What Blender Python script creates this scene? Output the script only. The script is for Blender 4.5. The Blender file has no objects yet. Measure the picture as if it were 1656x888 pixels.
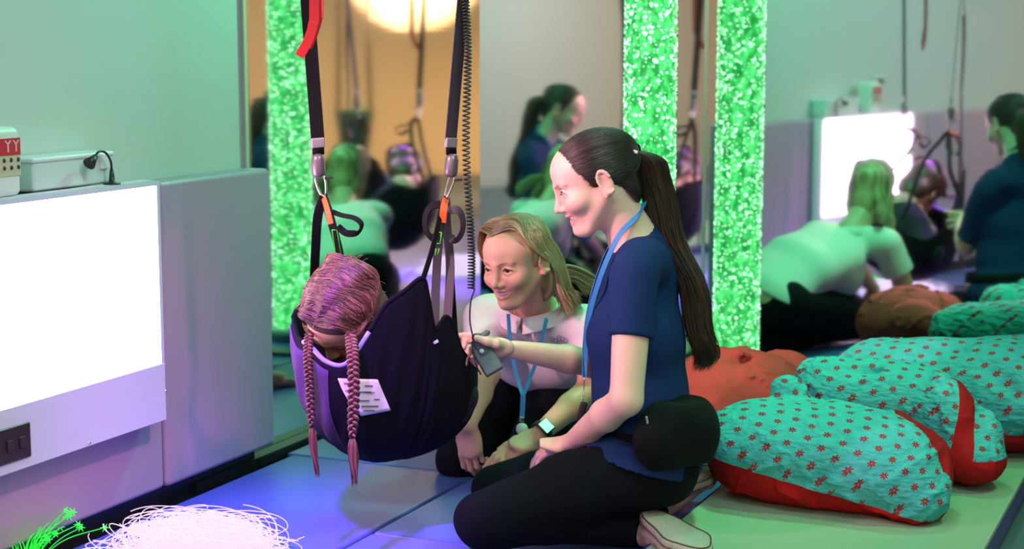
import bpy, math, random
import numpy as np
from mathutils import Vector
random.seed(7); RNG = np.random.default_rng(7)
COL = bpy.context.scene.collection
F = 2700.0; CAMH = 1.15; TILT = math.atan((444-70)/F)
V = lambda *a: np.array(a, float)
ct, st = math.cos(TILT), math.sin(TILT)
def ray(px, py):
    r, u = (px-828)/F, (444-py)/F
    return V(r, ct+st*u, -st+ct*u)
def at(px, py, Y):
    d = ray(px, py); return V(0, 0, CAMH)+d*(Y/d[1])
def onz(px, py, z=0.0):
    d = ray(px, py); return V(0, 0, CAMH)+d*((z-CAMH)/d[2])
def nrm(v):
    v = np.asarray(v, float); return v/np.linalg.norm(v)
def lin(c):
    return tuple((x/12.92 if x <= .04045 else ((x+.055)/1.055)**2.4) for x in c)

# ---------------------------------------------------------------- materials
def nodes(name):
    m = bpy.data.materials.new(name); m.use_nodes = True
    nt = m.node_tree; b = nt.nodes['Principled BSDF']; return m, nt, b
def mat(name, col, rough=.6, metal=0, bump=0, scale=60, var=0, spec=.5, sheen=0, coat=0, sub=0, attr=None):
    m, nt, b = nodes(name)
    b.inputs['Base Color'].default_value = (*col, 1)
    b.inputs['Roughness'].default_value = rough; b.inputs['Metallic'].default_value = metal
    b.inputs['Specular IOR Level'].default_value = spec
    b.inputs['Sheen Weight'].default_value = sheen; b.inputs['Coat Weight'].default_value = coat
    if sub:
        b.inputs['Subsurface Weight'].default_value = sub; b.inputs['Subsurface Radius'].default_value = (.012, .005, .003)
        b.inputs['Subsurface Scale'].default_value = 1.0
    tc = nt.nodes.new('ShaderNodeTexCoord')
    if bump or var:
        n = nt.nodes.new('ShaderNodeTexNoise'); n.inputs['Scale'].default_value = scale; n.inputs['Detail'].default_value = 4
        nt.links.new(tc.outputs['Object'], n.inputs['Vector'])
    if bump:
        bp = nt.nodes.new('ShaderNodeBump'); bp.inputs['Strength'].default_value = bump; bp.inputs['Distance'].default_value = .004
        nt.links.new(n.outputs['Fac'], bp.inputs['Height']); nt.links.new(bp.outputs['Normal'], b.inputs['Normal'])
    if attr:
        a = nt.nodes.new('ShaderNodeAttribute'); a.attribute_name = attr
        src = a.outputs['Color']
        nt.links.new(src, b.inputs['Base Color'])
    elif var:
        mx = nt.nodes.new('ShaderNodeMix'); mx.data_type = 'RGBA'
        mx.inputs['A'].default_value = (*[c*(1-var) for c in col], 1); mx.inputs['B'].default_value = (*[min(1, c*(1+var)) for c in col], 1)
        nt.links.new(n.outputs['Fac'], mx.inputs['Factor']); nt.links.new(mx.outputs['Result'], b.inputs['Base Color'])
    return m
def emat(name, col, s, base=(.8, .8, .8)):
    m, nt, b = nodes(name)
    b.inputs['Base Color'].default_value = (*base, 1); b.inputs['Emission Color'].default_value = (*col, 1)
    b.inputs['Emission Strength'].default_value = s; b.inputs['Roughness'].default_value = .4
    return m

# ---------------------------------------------------------------- mesh building
class MB:
    def __init__(s): s.v = []; s.f = []; s.c = []; s.uv = None
    def add(s, v, f, col=None):
        o = len(s.v); s.v.extend(map(tuple, np.asarray(v, float))); s.f.extend([tuple(int(i)+o for i in q) for q in f])
        if col is not None: s.c.extend([tuple(col)]*(len(s.v)-o))
        return s
    def box(s, c, x, y, z, hx, hy, hz, r=0, seg=3):
        """box with centre c, unit axes x,y,z, half sizes, rounded by r"""
        if r <= 0:
            P = [(a, b, d) for a in (-hx, hx) for b in (-hy, hy) for d in (-hz, hz)]
            v = [c+x*p[0]+y*p[1]+z*p[2] for p in P]
            return s.add(v, [(0, 1, 3, 2), (4, 6, 7, 5), (0, 4, 5, 1), (2, 3, 7, 6), (0, 2, 6, 4), (1, 5, 7, 3)])
        n = seg*2+2
        def lines(h):
            a = [-h+r-r*math.cos(t*math.pi/2/seg) for t in range(seg+1)]
            return a
        vs = {}; v = []; f = []
        k = seg+1; N = 2*k
        def coord(i, h):      # returns clamp centre and unit part
            if i < k: return -(h-r), -math.cos(math.pi/4*0+0)*1, i
            return (h-r), 1, i
        ang = np.concatenate([np.linspace(-1, 0, k), np.linspace(0, 1, k)])
        cc = lambda i, h: (-(h-r) if i < k else (h-r))
        def pt(i, j, l):
            key = (i, j, l)
            if key in vs: return vs[key]
            d = V(math.sin(ang[i]*math.pi/4)*0+math.tan(ang[i]*math.pi/4), math.tan(ang[j]*math.pi/4), math.tan(ang[l]*math.pi/4))
            d = nrm(d) if np.linalg.norm(d) > 0 else d
            p = V(cc(i, hx), cc(j, hy), cc(l, hz))+d*r
            vs[key] = len(v); v.append(c+x*p[0]+y*p[1]+z*p[2]); return vs[key]
        for i in range(N-1):
            for j in range(N-1):
                f.append((pt(i, j, 0), pt(i, j+1, 0), pt(i+1, j+1, 0), pt(i+1, j, 0)))
                f.append((pt(i, j, N-1), pt(i+1, j, N-1), pt(i+1, j+1, N-1), pt(i, j+1, N-1)))
                f.append((pt(i, 0, j), pt(i+1, 0, j), pt(i+1, 0, j+1), pt(i, 0, j+1)))
                f.append((pt(i, N-1, j), pt(i, N-1, j+1), pt(i+1, N-1, j+1), pt(i+1, N-1, j)))
                f.append((pt(0, i, j), pt(0, i, j+1), pt(0, i+1, j+1), pt(0, i+1, j)))
                f.append((pt(N-1, i, j), pt(N-1, i+1, j), pt(N-1, i+1, j+1), pt(N-1, i, j+1)))
        return s.add(v, f)
    def abox(s, lo, hi, r=0, seg=3):
        lo, hi = V(*lo), V(*hi)
        return s.box((lo+hi)/2, V(1, 0, 0), V(0, 1, 0), V(0, 0, 1), *((hi-lo)/2), r=r, seg=seg)
    def sweep(s, pts, prof, up=None, closed=False, cap=True, scales=None, twist=None, col=None):
        """sweep a 2-D profile (list of (a,b)) along pts; up gives the direction of b (one vector or one per point)"""
        P = np.asarray(pts, float); n = len(P)
        T = np.gradient(P, axis=0) if not closed else np.roll(P, -1, 0)-np.roll(P, 1, 0)
        T /= np.linalg.norm(T, axis=1)[:, None]+1e-12
        if up is None:
            a = V(0, 0, 1) if abs(T[0][2]) < .9 else V(1, 0, 0)
            U = [nrm(np.cross(np.cross(T[0], a), T[0]))]
            for i in range(1, n):
                u = U[-1]-T[i]*np.dot(U[-1], T[i]); U.append(nrm(u))
            U = np.array(U)
        else:
            up = np.asarray(up, float)
            U = np.tile(up, (n, 1)) if up.ndim == 1 else up
            U = U-T*(U*T).sum(1)[:, None]; U /= np.linalg.norm(U, axis=1)[:, None]+1e-12
        S = np.cross(T, U)
        if twist is not None:
            c, q = np.cos(twist)[:, None], np.sin(twist)[:, None]; U, S = U*c+S*q, S*c-U*q
        prof = np.asarray(prof, float); m = len(prof)
        sc = np.ones(n) if scales is None else np.asarray(scales, float)
        v = (P[:, None]+sc[:, None, None]*(prof[None, :, :1]*S[:, None]+prof[None, :, 1:]*U[:, None])).reshape(-1, 3)
        f = []
        for i in range(n if closed else n-1):
            i2 = (i+1) % n
            for j in range(m):
                j2 = (j+1) % m; f.append((i*m+j, i*m+j2, i2*m+j2, i2*m+j))
        if cap and not closed: f += [tuple(range(m-1, -1, -1)), tuple((n-1)*m+j for j in range(m))]
        return s.add(v, f, col)
    def tube(s, pts, r, sides=8, closed=False, col=None, **k):
        rr = np.asarray(r, float)
        prof = [(math.cos(2*math.pi*i/sides), math.sin(2*math.pi*i/sides)) for i in range(sides)]
        return s.sweep(pts, prof, closed=closed, scales=(np.full(len(pts), float(r)) if rr.ndim == 0 else rr), col=col, **k)
    def strap(s, pts, w, th, up, **k):
        """flat webbing: up = direction across the thickness"""
        h, t = w/2, th/2
        return s.sweep(pts, [(-h, -t), (h, -t), (h, t), (-h, t)], up=up, **k)
    def lathe(s, c, prof, n=32, ax=V(0, 0, 1)):
        ax = nrm(ax); a = V(1, 0, 0) if abs(ax[0]) < .9 else V(0, 1, 0)
        x = nrm(np.cross(a, ax)); y = np.cross(ax, x); v = []; f = []; m = len(prof)
        for i in range(n):
            t = 2*math.pi*i/n; d = x*math.cos(t)+y*math.sin(t)
            v += [c+d*r+ax*z for r, z in prof]
        for i in range(n):
            for j in range(m-1):
                i2 = (i+1) % n; f.append((i*m+j, i2*m+j, i2*m+j+1, i*m+j+1))
        return s.add(v, f)
    def sphere(s, c, r, n=12, m=8, R=None):
        r = np.broadcast_to(np.asarray(r, float), (3,)); v = []; f = []
        for i in range(m+1):
            p = math.pi*i/m
            for j in range(n):
                t = 2*math.pi*j/n
                q = V(math.sin(p)*math.cos(t), math.sin(p)*math.sin(t), math.cos(p))*r
                v.append(c+(R@q if R is not None else q))
        for i in range(m):
            for j in range(n):
                j2 = (j+1) % n; f.append((i*n+j, (i+1)*n+j, (i+1)*n+j2, i*n+j2))
        return s.add(v, f)
    def build(s, name, m, parent=None, smooth=True, bevel=0, uv=None):
        me = bpy.data.meshes.new(name); me.from_pydata(s.v, [], s.f); me.validate(); me.update()
        if smooth: me.polygons.foreach_set('use_smooth', [True]*len(me.polygons))
        if s.c and len(s.c) == len(me.vertices):
            a = me.color_attributes.new('Col', 'FLOAT_COLOR', 'POINT')
            a.data.foreach_set('color', np.array([(*c[:3], 1) for c in s.c], np.float32).ravel())
        if uv is not None:
            L = me.uv_layers.new(name='UVMap'); vi = np.zeros(len(me.loops), np.int32); me.loops.foreach_get('vertex_index', vi)
            L.data.foreach_set('uv', np.asarray(uv, np.float32)[vi].ravel())
        return link(name, me, m, parent, smooth, bevel)
def link(name, me, m, parent=None, smooth=False, bevel=0):
    o = bpy.data.objects.new(name, me); COL.objects.link(o)
    if m is not None: me.materials.append(m)
    if parent is not None:
        o.parent = parent; o.matrix_parent_inverse = parent.matrix_world.inverted() if False else __import__('mathutils').Matrix.Translation(-parent.location)
    if bevel:
        b = o.modifiers.new('bevel', 'BEVEL'); b.width = bevel; b.segments = 3; b.limit_method = 'ANGLE'; b.harden_normals = False
    return o
def tag(o, label, cat, group=None, kind=None):
    o['label'] = label
    if cat: o['category'] = cat
    if group: o['group'] = group
    if kind: o['kind'] = kind
    return o
def empty(name, loc, label, cat, group=None):
    o = bpy.data.objects.new(name, None); COL.objects.link(o); o.location = tuple(loc); o.empty_display_size = .05
    return tag(o, label, cat, group)
def struct(o): o['kind'] = 'structure'; return o

# ---------------------------------------------------------------- implicit surfaces -> one continuous mesh
def axis(lo, hi, h, fine=()):
    out = [lo]
    while out[-1] < hi:
        x = out[-1]; s = h
        for a, b, hf in fine:
            if a <= x <= b: s = min(s, hf)
            elif x < a: s = min(s, max(hf, hf+(a-x)*.5))
            else: s = min(s, max(hf, hf+(x-b)*.5))
        out.append(x+s)
    return np.array(out)
def rotm(x=0, y=0, z=0):
    cx, sx, cy, sy, cz, sz = math.cos(x), math.sin(x), math.cos(y), math.sin(y), math.cos(z), math.sin(z)
    X = np.array([[1, 0, 0], [0, cx, -sx], [0, sx, cx]]); Y = np.array([[cy, 0, sy], [0, 1, 0], [-sy, 0, cy]]); Z = np.array([[cz, -sz, 0], [sz, cz, 0], [0, 0, 1]])
    return Z@Y@X
I3 = np.eye(3)
class Field:
    def __init__(s, xs, ys, zs):
        s.ax = (xs, ys, zs); s.F = np.full((len(xs), len(ys), len(zs)), .5, np.float32)
    def _sl(s, lo, hi):
        sl = []
        for a, l, h in zip(s.ax, lo, hi):
            i0 = max(0, np.searchsorted(a, l)-1); i1 = min(len(a), np.searchsorted(a, h)+1)
            if i1-i0 < 1: return None
            sl.append(slice(i0, i1))
        return tuple(sl)
    def _grid(s, sl, c):
        X = (s.ax[0][sl[0]]-c[0])[:, None, None]; Y = (s.ax[1][sl[1]]-c[1])[None, :, None]; Z = (s.ax[2][sl[2]]-c[2])[None, None, :]
        return X, Y, Z
    def _mix(s, sl, d, k, op):
        A = s.F[sl]
        if op == 'sub': d = -d; h = np.clip(.5+.5*(A-d)/k, 0, 1); s.F[sl] = d*(1-h)+A*h+k*h*(1-h)
        elif op == 'and': s.F[sl] = np.maximum(A, d)
        else: h = np.clip(.5+.5*(d-A)/k, 0, 1); s.F[sl] = d*(1-h)+A*h-k*h*(1-h)
    def ell(s, c, r, R=I3, k=.01, op='add', inf=0):
        r = np.asarray(r, float)+inf; R = np.asarray(R); pad = k*1.2+.004
        e = np.sqrt(((R*r)**2).sum(1))+pad; sl = s._sl(c-e, c+e)
        if sl is None: return
        X, Y, Z = s._grid(sl, c)
        q = [(X*R[0, i]+Y*R[1, i]+Z*R[2, i]) for i in range(3)]
        k0 = np.sqrt(sum((q[i]/r[i])**2 for i in range(3))); k1 = np.sqrt(sum((q[i]/r[i]**2)**2 for i in range(3)))+1e-9
        s._mix(sl, (k0*(k0-1)/k1).astype(np.float32), k, op)
    def cone(s, a, b, ra, rb, S=(1, 1, 1), R=I3, k=.01, op='add', inf=0, flat=None):
        S = np.asarray(S, float); R = np.asarray(R); ra, rb = ra+inf, rb+inf; pad = k*1.2+.004+max(ra, rb)*max(S.max(), 1)
        sl = s._sl(np.minimum(a, b)-pad, np.maximum(a, b)+pad)
        if sl is None: return
        X, Y, Z = s._grid(sl, a)
        q = [(X*R[0, i]+Y*R[1, i]+Z*R[2, i])/S[i] for i in range(3)]
        w = (R.T@(np.asarray(b)-a))/S; L = float(w@w)+1e-12
        t = np.clip((q[0]*w[0]+q[1]*w[1]+q[2]*w[2])/L, 0, 1)
        d = (np.sqrt(sum((q[i]-t*w[i])**2 for i in range(3)))-(ra+(rb-ra)*t))*S.min()
        if flat:
            u = nrm(np.asarray(b)-a); h = X*u[0]+Y*u[1]+Z*u[2]
            if 'b' in flat: d = np.maximum(d, h-np.linalg.norm(np.asarray(b)-a))
            if 'a' in flat: d = np.maximum(d, -h)
        s._mix(sl, d.astype(np.float32), k, op)
    def plane(s, p, n):          # keep the side n points away from
        X, Y, Z = s._grid((slice(None),)*3, p); n = nrm(n)
        s.F = np.maximum(s.F, (X*n[0]+Y*n[1]+Z*n[2]).astype(np.float32))
    def warp(s, fn, band=.03):
        idx = np.nonzero(np.abs(s.F) < band); P = np.stack([s.ax[i][idx[i]] for i in range(3)], 1)
        s.F[idx] += fn(P).astype(np.float32)
    def mesh(s):
        Fd = s.F; n = Fd.shape; neg = Fd < 0
        cnt = np.zeros((n[0]-1, n[1]-1, n[2]-1), np.int8)
        for dx in (0, 1):
            for dy in (0, 1):
                for dz in (0, 1): cnt += neg[dx:n[0]-1+dx, dy:n[1]-1+dy, dz:n[2]-1+dz]
        act = (cnt > 0) & (cnt < 8); I = np.stack(np.nonzero(act), 1)
        ids = np.full(cnt.shape, -1, np.int32); ids[act] = np.arange(len(I))
        acc = np.zeros((len(I), 3)); num = np.zeros(len(I))
        A = [np.asarray(a) for a in s.ax]
        cor = [(0, 0, 0), (1, 0, 0), (0, 1, 0), (1, 1, 0), (0, 0, 1), (1, 0, 1), (0, 1, 1), (1, 1, 1)]
        for p in range(8):
            for q in range(p+1, 8):
                if sum(abs(cor[p][i]-cor[q][i]) for i in range(3)) != 1: continue
                ip = I+cor[p]; iq = I+cor[q]
                fp = Fd[ip[:, 0], ip[:, 1], ip[:, 2]]; fq = Fd[iq[:, 0], iq[:, 1], iq[:, 2]]
                mk = (fp < 0) != (fq < 0); t = np.where(mk, fp/(fp-fq+1e-20), 0)
                P = np.stack([A[i][ip[:, i]] for i in range(3)], 1); Q = np.stack([A[i][iq[:, i]] for i in range(3)], 1)
                acc += np.where(mk[:, None], P+(Q-P)*t[:, None], 0); num += mk
        vtx = acc/num[:, None]; faces = []
        for ax_ in range(3):
            b, c = [(1, 2), (2, 0), (0, 1)][ax_]
            s0 = [slice(None)]*3; s1 = [slice(None)]*3; s0[ax_] = slice(0, -1); s1[ax_] = slice(1, None)
            ch = neg[tuple(s0)] != neg[tuple(s1)]
            E = np.stack(np.nonzero(ch), 1)
            ok = (E[:, b] > 0) & (E[:, c] > 0) & (E[:, b] < n[b]-1) & (E[:, c] < n[c]-1); E = E[ok]
            inside = neg[E[:, 0], E[:, 1], E[:, 2]]
            def g(db, dc):
                J = E.copy(); J[:, b] += db; J[:, c] += dc; return ids[J[:, 0], J[:, 1], J[:, 2]]
            q = np.stack([g(-1, -1), g(0, -1), g(0, 0), g(-1, 0)], 1)
            q[~inside] = q[~inside][:, ::-1]; faces.append(q)
        return vtx, np.concatenate(faces)
def relax(v, f, it=2, w=.5):
    n = len(v); e = np.concatenate([f[:, [0, 1]], f[:, [1, 2]], f[:, [2, 3]], f[:, [3, 0]]])
    e = np.concatenate([e, e[:, ::-1]])
    deg = np.bincount(e[:, 0], minlength=n)[:, None]
    for _ in range(it):
        for ww in (w, -w*.98):
            s = np.stack([np.bincount(e[:, 0], weights=v[e[:, 1], i], minlength=n) for i in range(3)], 1)
            v = v+ww*(s/np.maximum(deg, 1)-v)
    return v
def mesh_obj(name, v, f, m, parent=None, col=None, largest=True):
    me = bpy.data.meshes.new(name); me.vertices.add(len(v)); me.vertices.foreach_set('co', np.asarray(v, np.float32).ravel())
    me.loops.add(len(f)*4); me.loops.foreach_set('vertex_index', np.asarray(f, np.int32).ravel())
    me.polygons.add(len(f)); me.polygons.foreach_set('loop_start', np.arange(0, len(f)*4, 4, dtype=np.int32))
    me.polygons.foreach_set('use_smooth', np.ones(len(f), bool)); me.update(); me.validate()
    if col is not None:
        a = me.color_attributes.new('Col', 'FLOAT_COLOR', 'POINT')
        a.data.foreach_set('color', np.concatenate([col, np.ones((len(v), 1))], 1).astype(np.float32).ravel())
    return link(name, me, m, parent)
def keep_big(v, f):
    """drop stray islands"""
    n = len(v); lab = np.arange(n)
    for _ in range(400):
        m = lab[f].min(1); new = lab.copy(); np.minimum.at(new, f.ravel(), np.repeat(m, 4)); new = new[new]
        if (new == lab).all(): break
        lab = new
    big = np.bincount(lab, minlength=n).argmax(); kv = lab == big
    idx = np.cumsum(kv)-1; f = f[kv[f[:, 0]]]
    return v[kv], idx[f]
def play(prims, field, inf=0, tags=None, kadd=0):
    for p in prims:
        kind, tg, a, kw = p
        if tags is not None and tg not in tags: continue
        kw = dict(kw); kw['k'] = kw.get('k', .01)+kadd
        if kw.get('op') == 'sub' and inf: continue
        getattr(field, kind)(*a, inf=inf, **kw)
def wrinkles(amp, seed=0, sc=30, dirv=(1, .3, .6)):
    r = np.random.default_rng(seed); W = [(nrm(r.normal(size=3)*.6+V(*dirv))*sc*r.uniform(.6, 1.6), r.uniform(0, 6), r.uniform(.5, 1)) for _ in range(6)]
    def fn(P):
        q = P+.02*np.sin(P[:, [1, 2, 0]]*23+seed)
        return amp*sum(a*np.sin(q@w+p) for w, p, a in W)/2.5
    return fn
def bez(pts, n=24):
    """smooth Catmull-Rom through points"""
    P = np.asarray(pts, float); P = np.vstack([2*P[0]-P[1], P, 2*P[-1]-P[-2]]); m = len(P)-3; out = []
    for t in np.linspace(0, m-1e-6, n):
        i = int(t); u = t-i; a, b, c, d = P[i:i+4]
        out.append(.5*((2*b)+(-a+c)*u+(2*a-5*b+4*c-d)*u*u+(-a+3*b-3*c+d)*u**3))
    return np.array(out)
# ---------------------------------------------------------------- room shell
WL = math.radians(24); u2 = V(math.sin(WL), math.cos(WL), 0); n2 = V(math.cos(WL), -math.sin(WL), 0); UP = V(0, 0, 1)
WR = math.radians(-57); v2 = -V(math.sin(WR), math.cos(WR), 0); m2 = V(-v2[1], v2[0], 0)*-1
if m2[1] > 0: m2 = -m2
PAD = .08
B0 = onz(447, 718, .045)
W0 = B0-n2*PAD
def hit_line(px, P, d):
    r = (px-828)/F*ct
    # X/Yc with camera depth approx along ray through row 200
    k = ray(px, 250); r = k[0]/k[1]
    return P+d*((r*P[1]-P[0])/(d[0]-r*d[1]))
C0 = hit_line(775, W0*V(1, 1, 0), u2)
def LW(a, d, z): return C0-u2*a+n2*d+UP*z      # along the left wall, distance off it, height
def BW(a, d, z): return C0+v2*a+m2*d+UP*z      # along the mirror wall
def a_at(px, d):                                # distance from the corner of the point in column px on a plane d off the left wall
    p = hit_line(px, C0+n2*d, u2); return float(-(p-C0)@u2)
def za(px, py, d):
    """height of the pixel on the plane d off the left wall"""
    k = ray(px, py); o = V(0, 0, CAMH); t = ((C0+n2*d-o)@n2)/(k@n2); return float((o+k*t)[2])
def b_at(px, d=0):
    p = hit_line(px, C0+m2*d, v2); return float((p-C0)@v2)
aP = float(-(B0-C0)@u2)
print('corner', C0, 'pad end a', aP)
H = 2.7; AL = 9.2; BL = 5.6
M_wall = mat('wall_paint', (.62, .63, .62), .85, bump=.05, scale=200, spec=.25)
M_orange = mat('orange_wall_paint', lin((.93, .80, .62)), .85, bump=.05, scale=200, spec=.25)
M_ceil = mat('ceiling_paint', (.7, .7, .7), .9)
M_pad = mat('pad_vinyl', lin((.70, .60, .69)), .42, bump=.04, scale=300)
M_black = mat('black_plastic', (.012, .012, .014), .4)
M_white = mat('white_laminate', (.72, .74, .76), .35)
M_mirror, nt, b = nodes('acrylic_mirror')
b.inputs['Base Color'].default_value = (.90, .94, .93, 1); b.inputs['Metallic'].default_value = 1; b.inputs['Roughness'].default_value = .035
tc = nt.nodes.new('ShaderNodeTexCoord'); mp = nt.nodes.new('ShaderNodeMapping'); no = nt.nodes.new('ShaderNodeTexNoise'); bp = nt.nodes.new('ShaderNodeBump')
mp.inputs['Scale'].default_value = (.5, .5, 14); no.inputs['Scale'].default_value = 2.2; no.inputs['Detail'].default_value = 2
bp.inputs['Strength'].default_value = .04; bp.inputs['Distance'].default_value = .001
nt.links.new(tc.outputs['Object'], mp.inputs['Vector']); nt.links.new(mp.outputs['Vector'], no.inputs['Vector']); nt.links.new(no.outputs['Fac'], bp.inputs['Height']); nt.links.new(bp.outputs['Normal'], b.inputs['Normal'])
def wall(name, P, Q, nin, m, z0=-.05, z1=H, th=.1):
    d = nrm(Q-P); L = np.linalg.norm(Q-P)
    return struct(MB().box((P+Q)/2-nin*th/2+UP*(z0+z1)/2, d, nin, UP, L/2+.0, th/2, (z1-z0)/2).build(name, m, smooth=False))
G = -.006
RC = BW(BL, 0, 0); LE = LW(AL, 0, 0); RE = RC-u2*AL
wall('wall_left', LE*V(1, 1, 0)-u2*0, C0+u2*.1, n2, M_wall)
wall('wall_back', C0*V(1, 1, 0)+v2*-.1, RC+v2*.1, m2, M_wall)
wall('wall_right', RC+u2*.3, RE, -n2, M_wall)
rr = nrm(RE-LE); wall('wall_rear', LE-rr*.1, RE+rr*.1, nrm(V(-rr[1], rr[0], 0)), M_orange)
MB().add([p+UP*-.05 for p in (LE-u2, C0+u2*1.5, RC+u2*1.5, RE-u2)], [(0, 1, 2, 3)])
def slab(name, z, m, th):
    Q = [LE-u2*.1-n2*.1, C0+(u2-n2)*.1, RC+u2*.6+n2*.1, RE-u2*.1+n2*.1]
    v = [p*V(1, 1, 0)+UP*z for p in Q]+[p*V(1, 1, 0)+UP*(z-th) for p in Q]
    return struct(MB().add(v, [(0, 3, 2, 1), (4, 5, 6, 7), (0, 1, 5, 4), (1, 2, 6, 5), (2, 3, 7, 6), (3, 0, 4, 7)]).build(name, m, smooth=False))
M_floor = mat('dark_floor', (.10, .13, .16), .5)
slab('floor', -.045, M_floor, .1); slab('ceiling', H+.1, M_ceil, .1)

# mirrors (acrylic sheets screwed to the two walls), trims
aM0 = a_at(399, 0.004)
def sheet(name, lab, P, Q, nin, z0, z1, m, th=.006):
    d = nrm(Q-P); L = np.linalg.norm(Q-P)
    o = MB().box((P+Q)/2*V(1, 1, 0)+nin*th/2+UP*(z0+z1)/2, d, nin, UP, L/2, th/2, (z1-z0)/2).build(name, m, smooth=False)
    return tag(o, lab, 'mirror')
sheet('wall_mirror', 'tall acrylic mirror on the left wall beside the corner, showing orange light', LW(aM0, 0, 0), LW(.006, 0, 0), n2, 0, 2.5, M_mirror)
bJ = b_at(1141)
sheet('wall_mirror', 'tall mirror between the corner and the bright seam, behind the dark ponytail', BW(.006, 0, 0), BW(bJ-.003, 0, 0), m2, 0, 2.5, M_mirror)
sheet('wall_mirror', 'wide mirror right of the bright seam, behind the bean bags', BW(bJ+.003, 0, 0), BW(bJ+2.2, 0, 0), m2, 0, 2.5, M_mirror)
M_alu = mat('aluminium', (.75, .78, .78), .25, 1)
struct(MB().box(BW(bJ, .006, 1.25), v2, m2, UP, .006, .003, 1.25).build('trim_1', M_alu, smooth=False))
struct(MB().box(LW(aM0+.006, .006, 1.25), u2, n2, UP, .006, .006, 1.25).build('trim_2', M_alu, smooth=False))
struct(MB().box(LW(.9, .03, .0), u2, n2, UP, .95, .022, .014).build('baseboard_left', M_black, smooth=False))
struct(MB().box(BW(1.5, .03, .0), v2, m2, UP, 1.4, .022, .014).build('baseboard_back', M_black, smooth=False))

# wall pads
zT = za(436, 272, PAD); print('pad top', zT)
a1 = a_at(256, PAD)
ends = [aP, a1, a1+1.15, a1+2.3, a1+3.45, a1+4.6]
labs = ['tall pale padded wall panel beside the mirror, right of the glowing panel',
        'padded wall panel behind and below the glowing light panel',
        'padded wall panel on the left wall nearer the camera, seen in the right mirror',
        'padded wall panel far along the left wall, seen in the right mirror',
        'padded wall panel at the camera end of the left wall']
for i in range(5):
    g = .0025; aa, bb = ends[i]+g, ends[i+1]-g; pd = PAD if i == 0 else PAD-.006
    o = MB().box(LW((aa+bb)/2, pd/2, (zT+.045)/2), u2, n2, UP, (bb-aa)/2, pd/2, (zT-.045)/2, r=.014, seg=4).build('wall_pad', M_pad)
    tag(o, labs[i], 'wall pad', 'padded panels along the left wall')
struct(MB().box(LW(aP+2.9, .02, 0), u2, n2, UP, 2.85, .02, .04).build('baseboard_near', M_black, smooth=False))

# light panel
PD = .135
ap0 = a_at(256, PD); zt = za(252, 292, PD); zlb = za(254, 590, PD); zb = za(259, 682, PD)
print('panel z', zt, zlb, zb, 'a', ap0)
PW = .80
pn = empty('light_panel', LW(ap0+PW/2, PAD+.004, zb), 'large glowing white light panel in a pale frame on the left wall pads', 'light panel')
pc = ap0+PW/2; dm = (PAD+PD)/2+.001; hd = (PD-PAD)/2-.001
MB().box(LW(pc, dm, (zt+zb)/2), u2, n2, UP, PW/2, hd-.004, (zt-zb)/2).build('housing', M_white, pn, False, .003)
f = MB(); fw = .012; fd = PD-.004
f.box(LW(pc, fd, zt-fw/2), u2, n2, UP, PW/2, .005, fw/2)
f.box(LW(ap0+fw/2, fd, (zt+zlb)/2), u2, n2, UP, fw/2, .0049, (zt-zlb)/2)
f.box(LW(ap0+PW-fw/2, fd, (zt+zlb)/2), u2, n2, UP, fw/2, .0049, (zt-zlb)/2)
f.build('frame', mat('panel_frame', (.55, .66, .68), .35), pn, False)
MB().box(LW(pc, fd, (zlb+zb)/2), u2, n2, UP, PW/2, .006, (zlb-zb)/2).build('lower_board', mat('panel_board', (.60, .66, .70), .4), pn, False, .002)
MB().box(LW(pc, fd-.001, (zt-fw+zlb)/2), u2, n2, UP, PW/2-fw, .003, (zt-fw-zlb)/2).build('diffuser', emat('panel_glow', (1, .60, .88), 12), pn, False)
za_, zb_ = za(25, 688, PD), za(25, 745, PD); as_ = a_at(28, PD)
so = MB().box(LW(as_+.07, PD+.003, (za_+zb_)/2), u2, n2, UP, .07, .003, (za_-zb_)/2).build('control_plate', mat('bronze_plate', (.05, .035, .035), .35, .3), pn, False, .002)
k = MB()
for da in (.03, .07, .11): k.box(LW(as_+da, PD+.008, (za_+zb_)/2), u2, n2, UP, .009, .003, .012)
k.build('button', mat('dark_button', (.03, .02, .02), .5), so, False, .001)
for px, py in ((127, 722), (256, 636)):
    a = a_at(px, PD); MB().lathe(LW(a, PD+.001, za(px, py, PD)), [(0, .003), (.003, .003), (.004, 0)], 10, n2).build('screw', M_alu, pn)

# things on top of the panel
d0 = .06
def zt_at(): return zt
M_frost = mat('frosted_plastic', (.55, .66, .64), .35)
aB0, aB1 = a_at(163, .05), a_at(33, .05)
bx = empty('plastic_storage_box', LW((aB0+aB1)/2, .046, zt), 'pale translucent lidded box on top of the light panel', 'box')
bh = .075
MB().box(LW((aB0+aB1)/2, .046, zt+bh/2-.004), u2, n2, UP, (aB1-aB0)/2, .038, bh/2-.004, r=.008).build('box_body', M_frost, bx)
MB().box(LW((aB0+aB1)/2, .046, zt+bh-.006), u2, n2, UP, (aB1-aB0)/2+.004, .041, .006, r=.005).build('lid', M_white, bx)
MB().box(LW(aB0+.035, .086, zt+bh-.022), u2, n2, UP, .014, .004, .018, r=.003).build('clasp', M_white, bx)
aL = a_at(178, .105); zl = zt
lp = empty('gooseneck_lamp', LW(aL, .108, zl), 'small black gooseneck lamp clipped on the light panel top', 'lamp')
MB().lathe(LW(aL, .108, zl), [(0, 0), (.020, 0), (.020, .003), (.008, .005), (.006, .02), (.004, .036), (0, .036)], 20).build('base', M_black, lp)
pp = bez([LW(aL, .108, zl+.034), LW(aL+.003, .108, zl+.055), LW(aL+.02, .107, zl+.075), LW(aL+.045, .108, zl+.078), LW(aL+.062, .109, zl+.066)], 20)
MB().tube(pp, .0028, 8).build('neck', M_black, lp)
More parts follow.
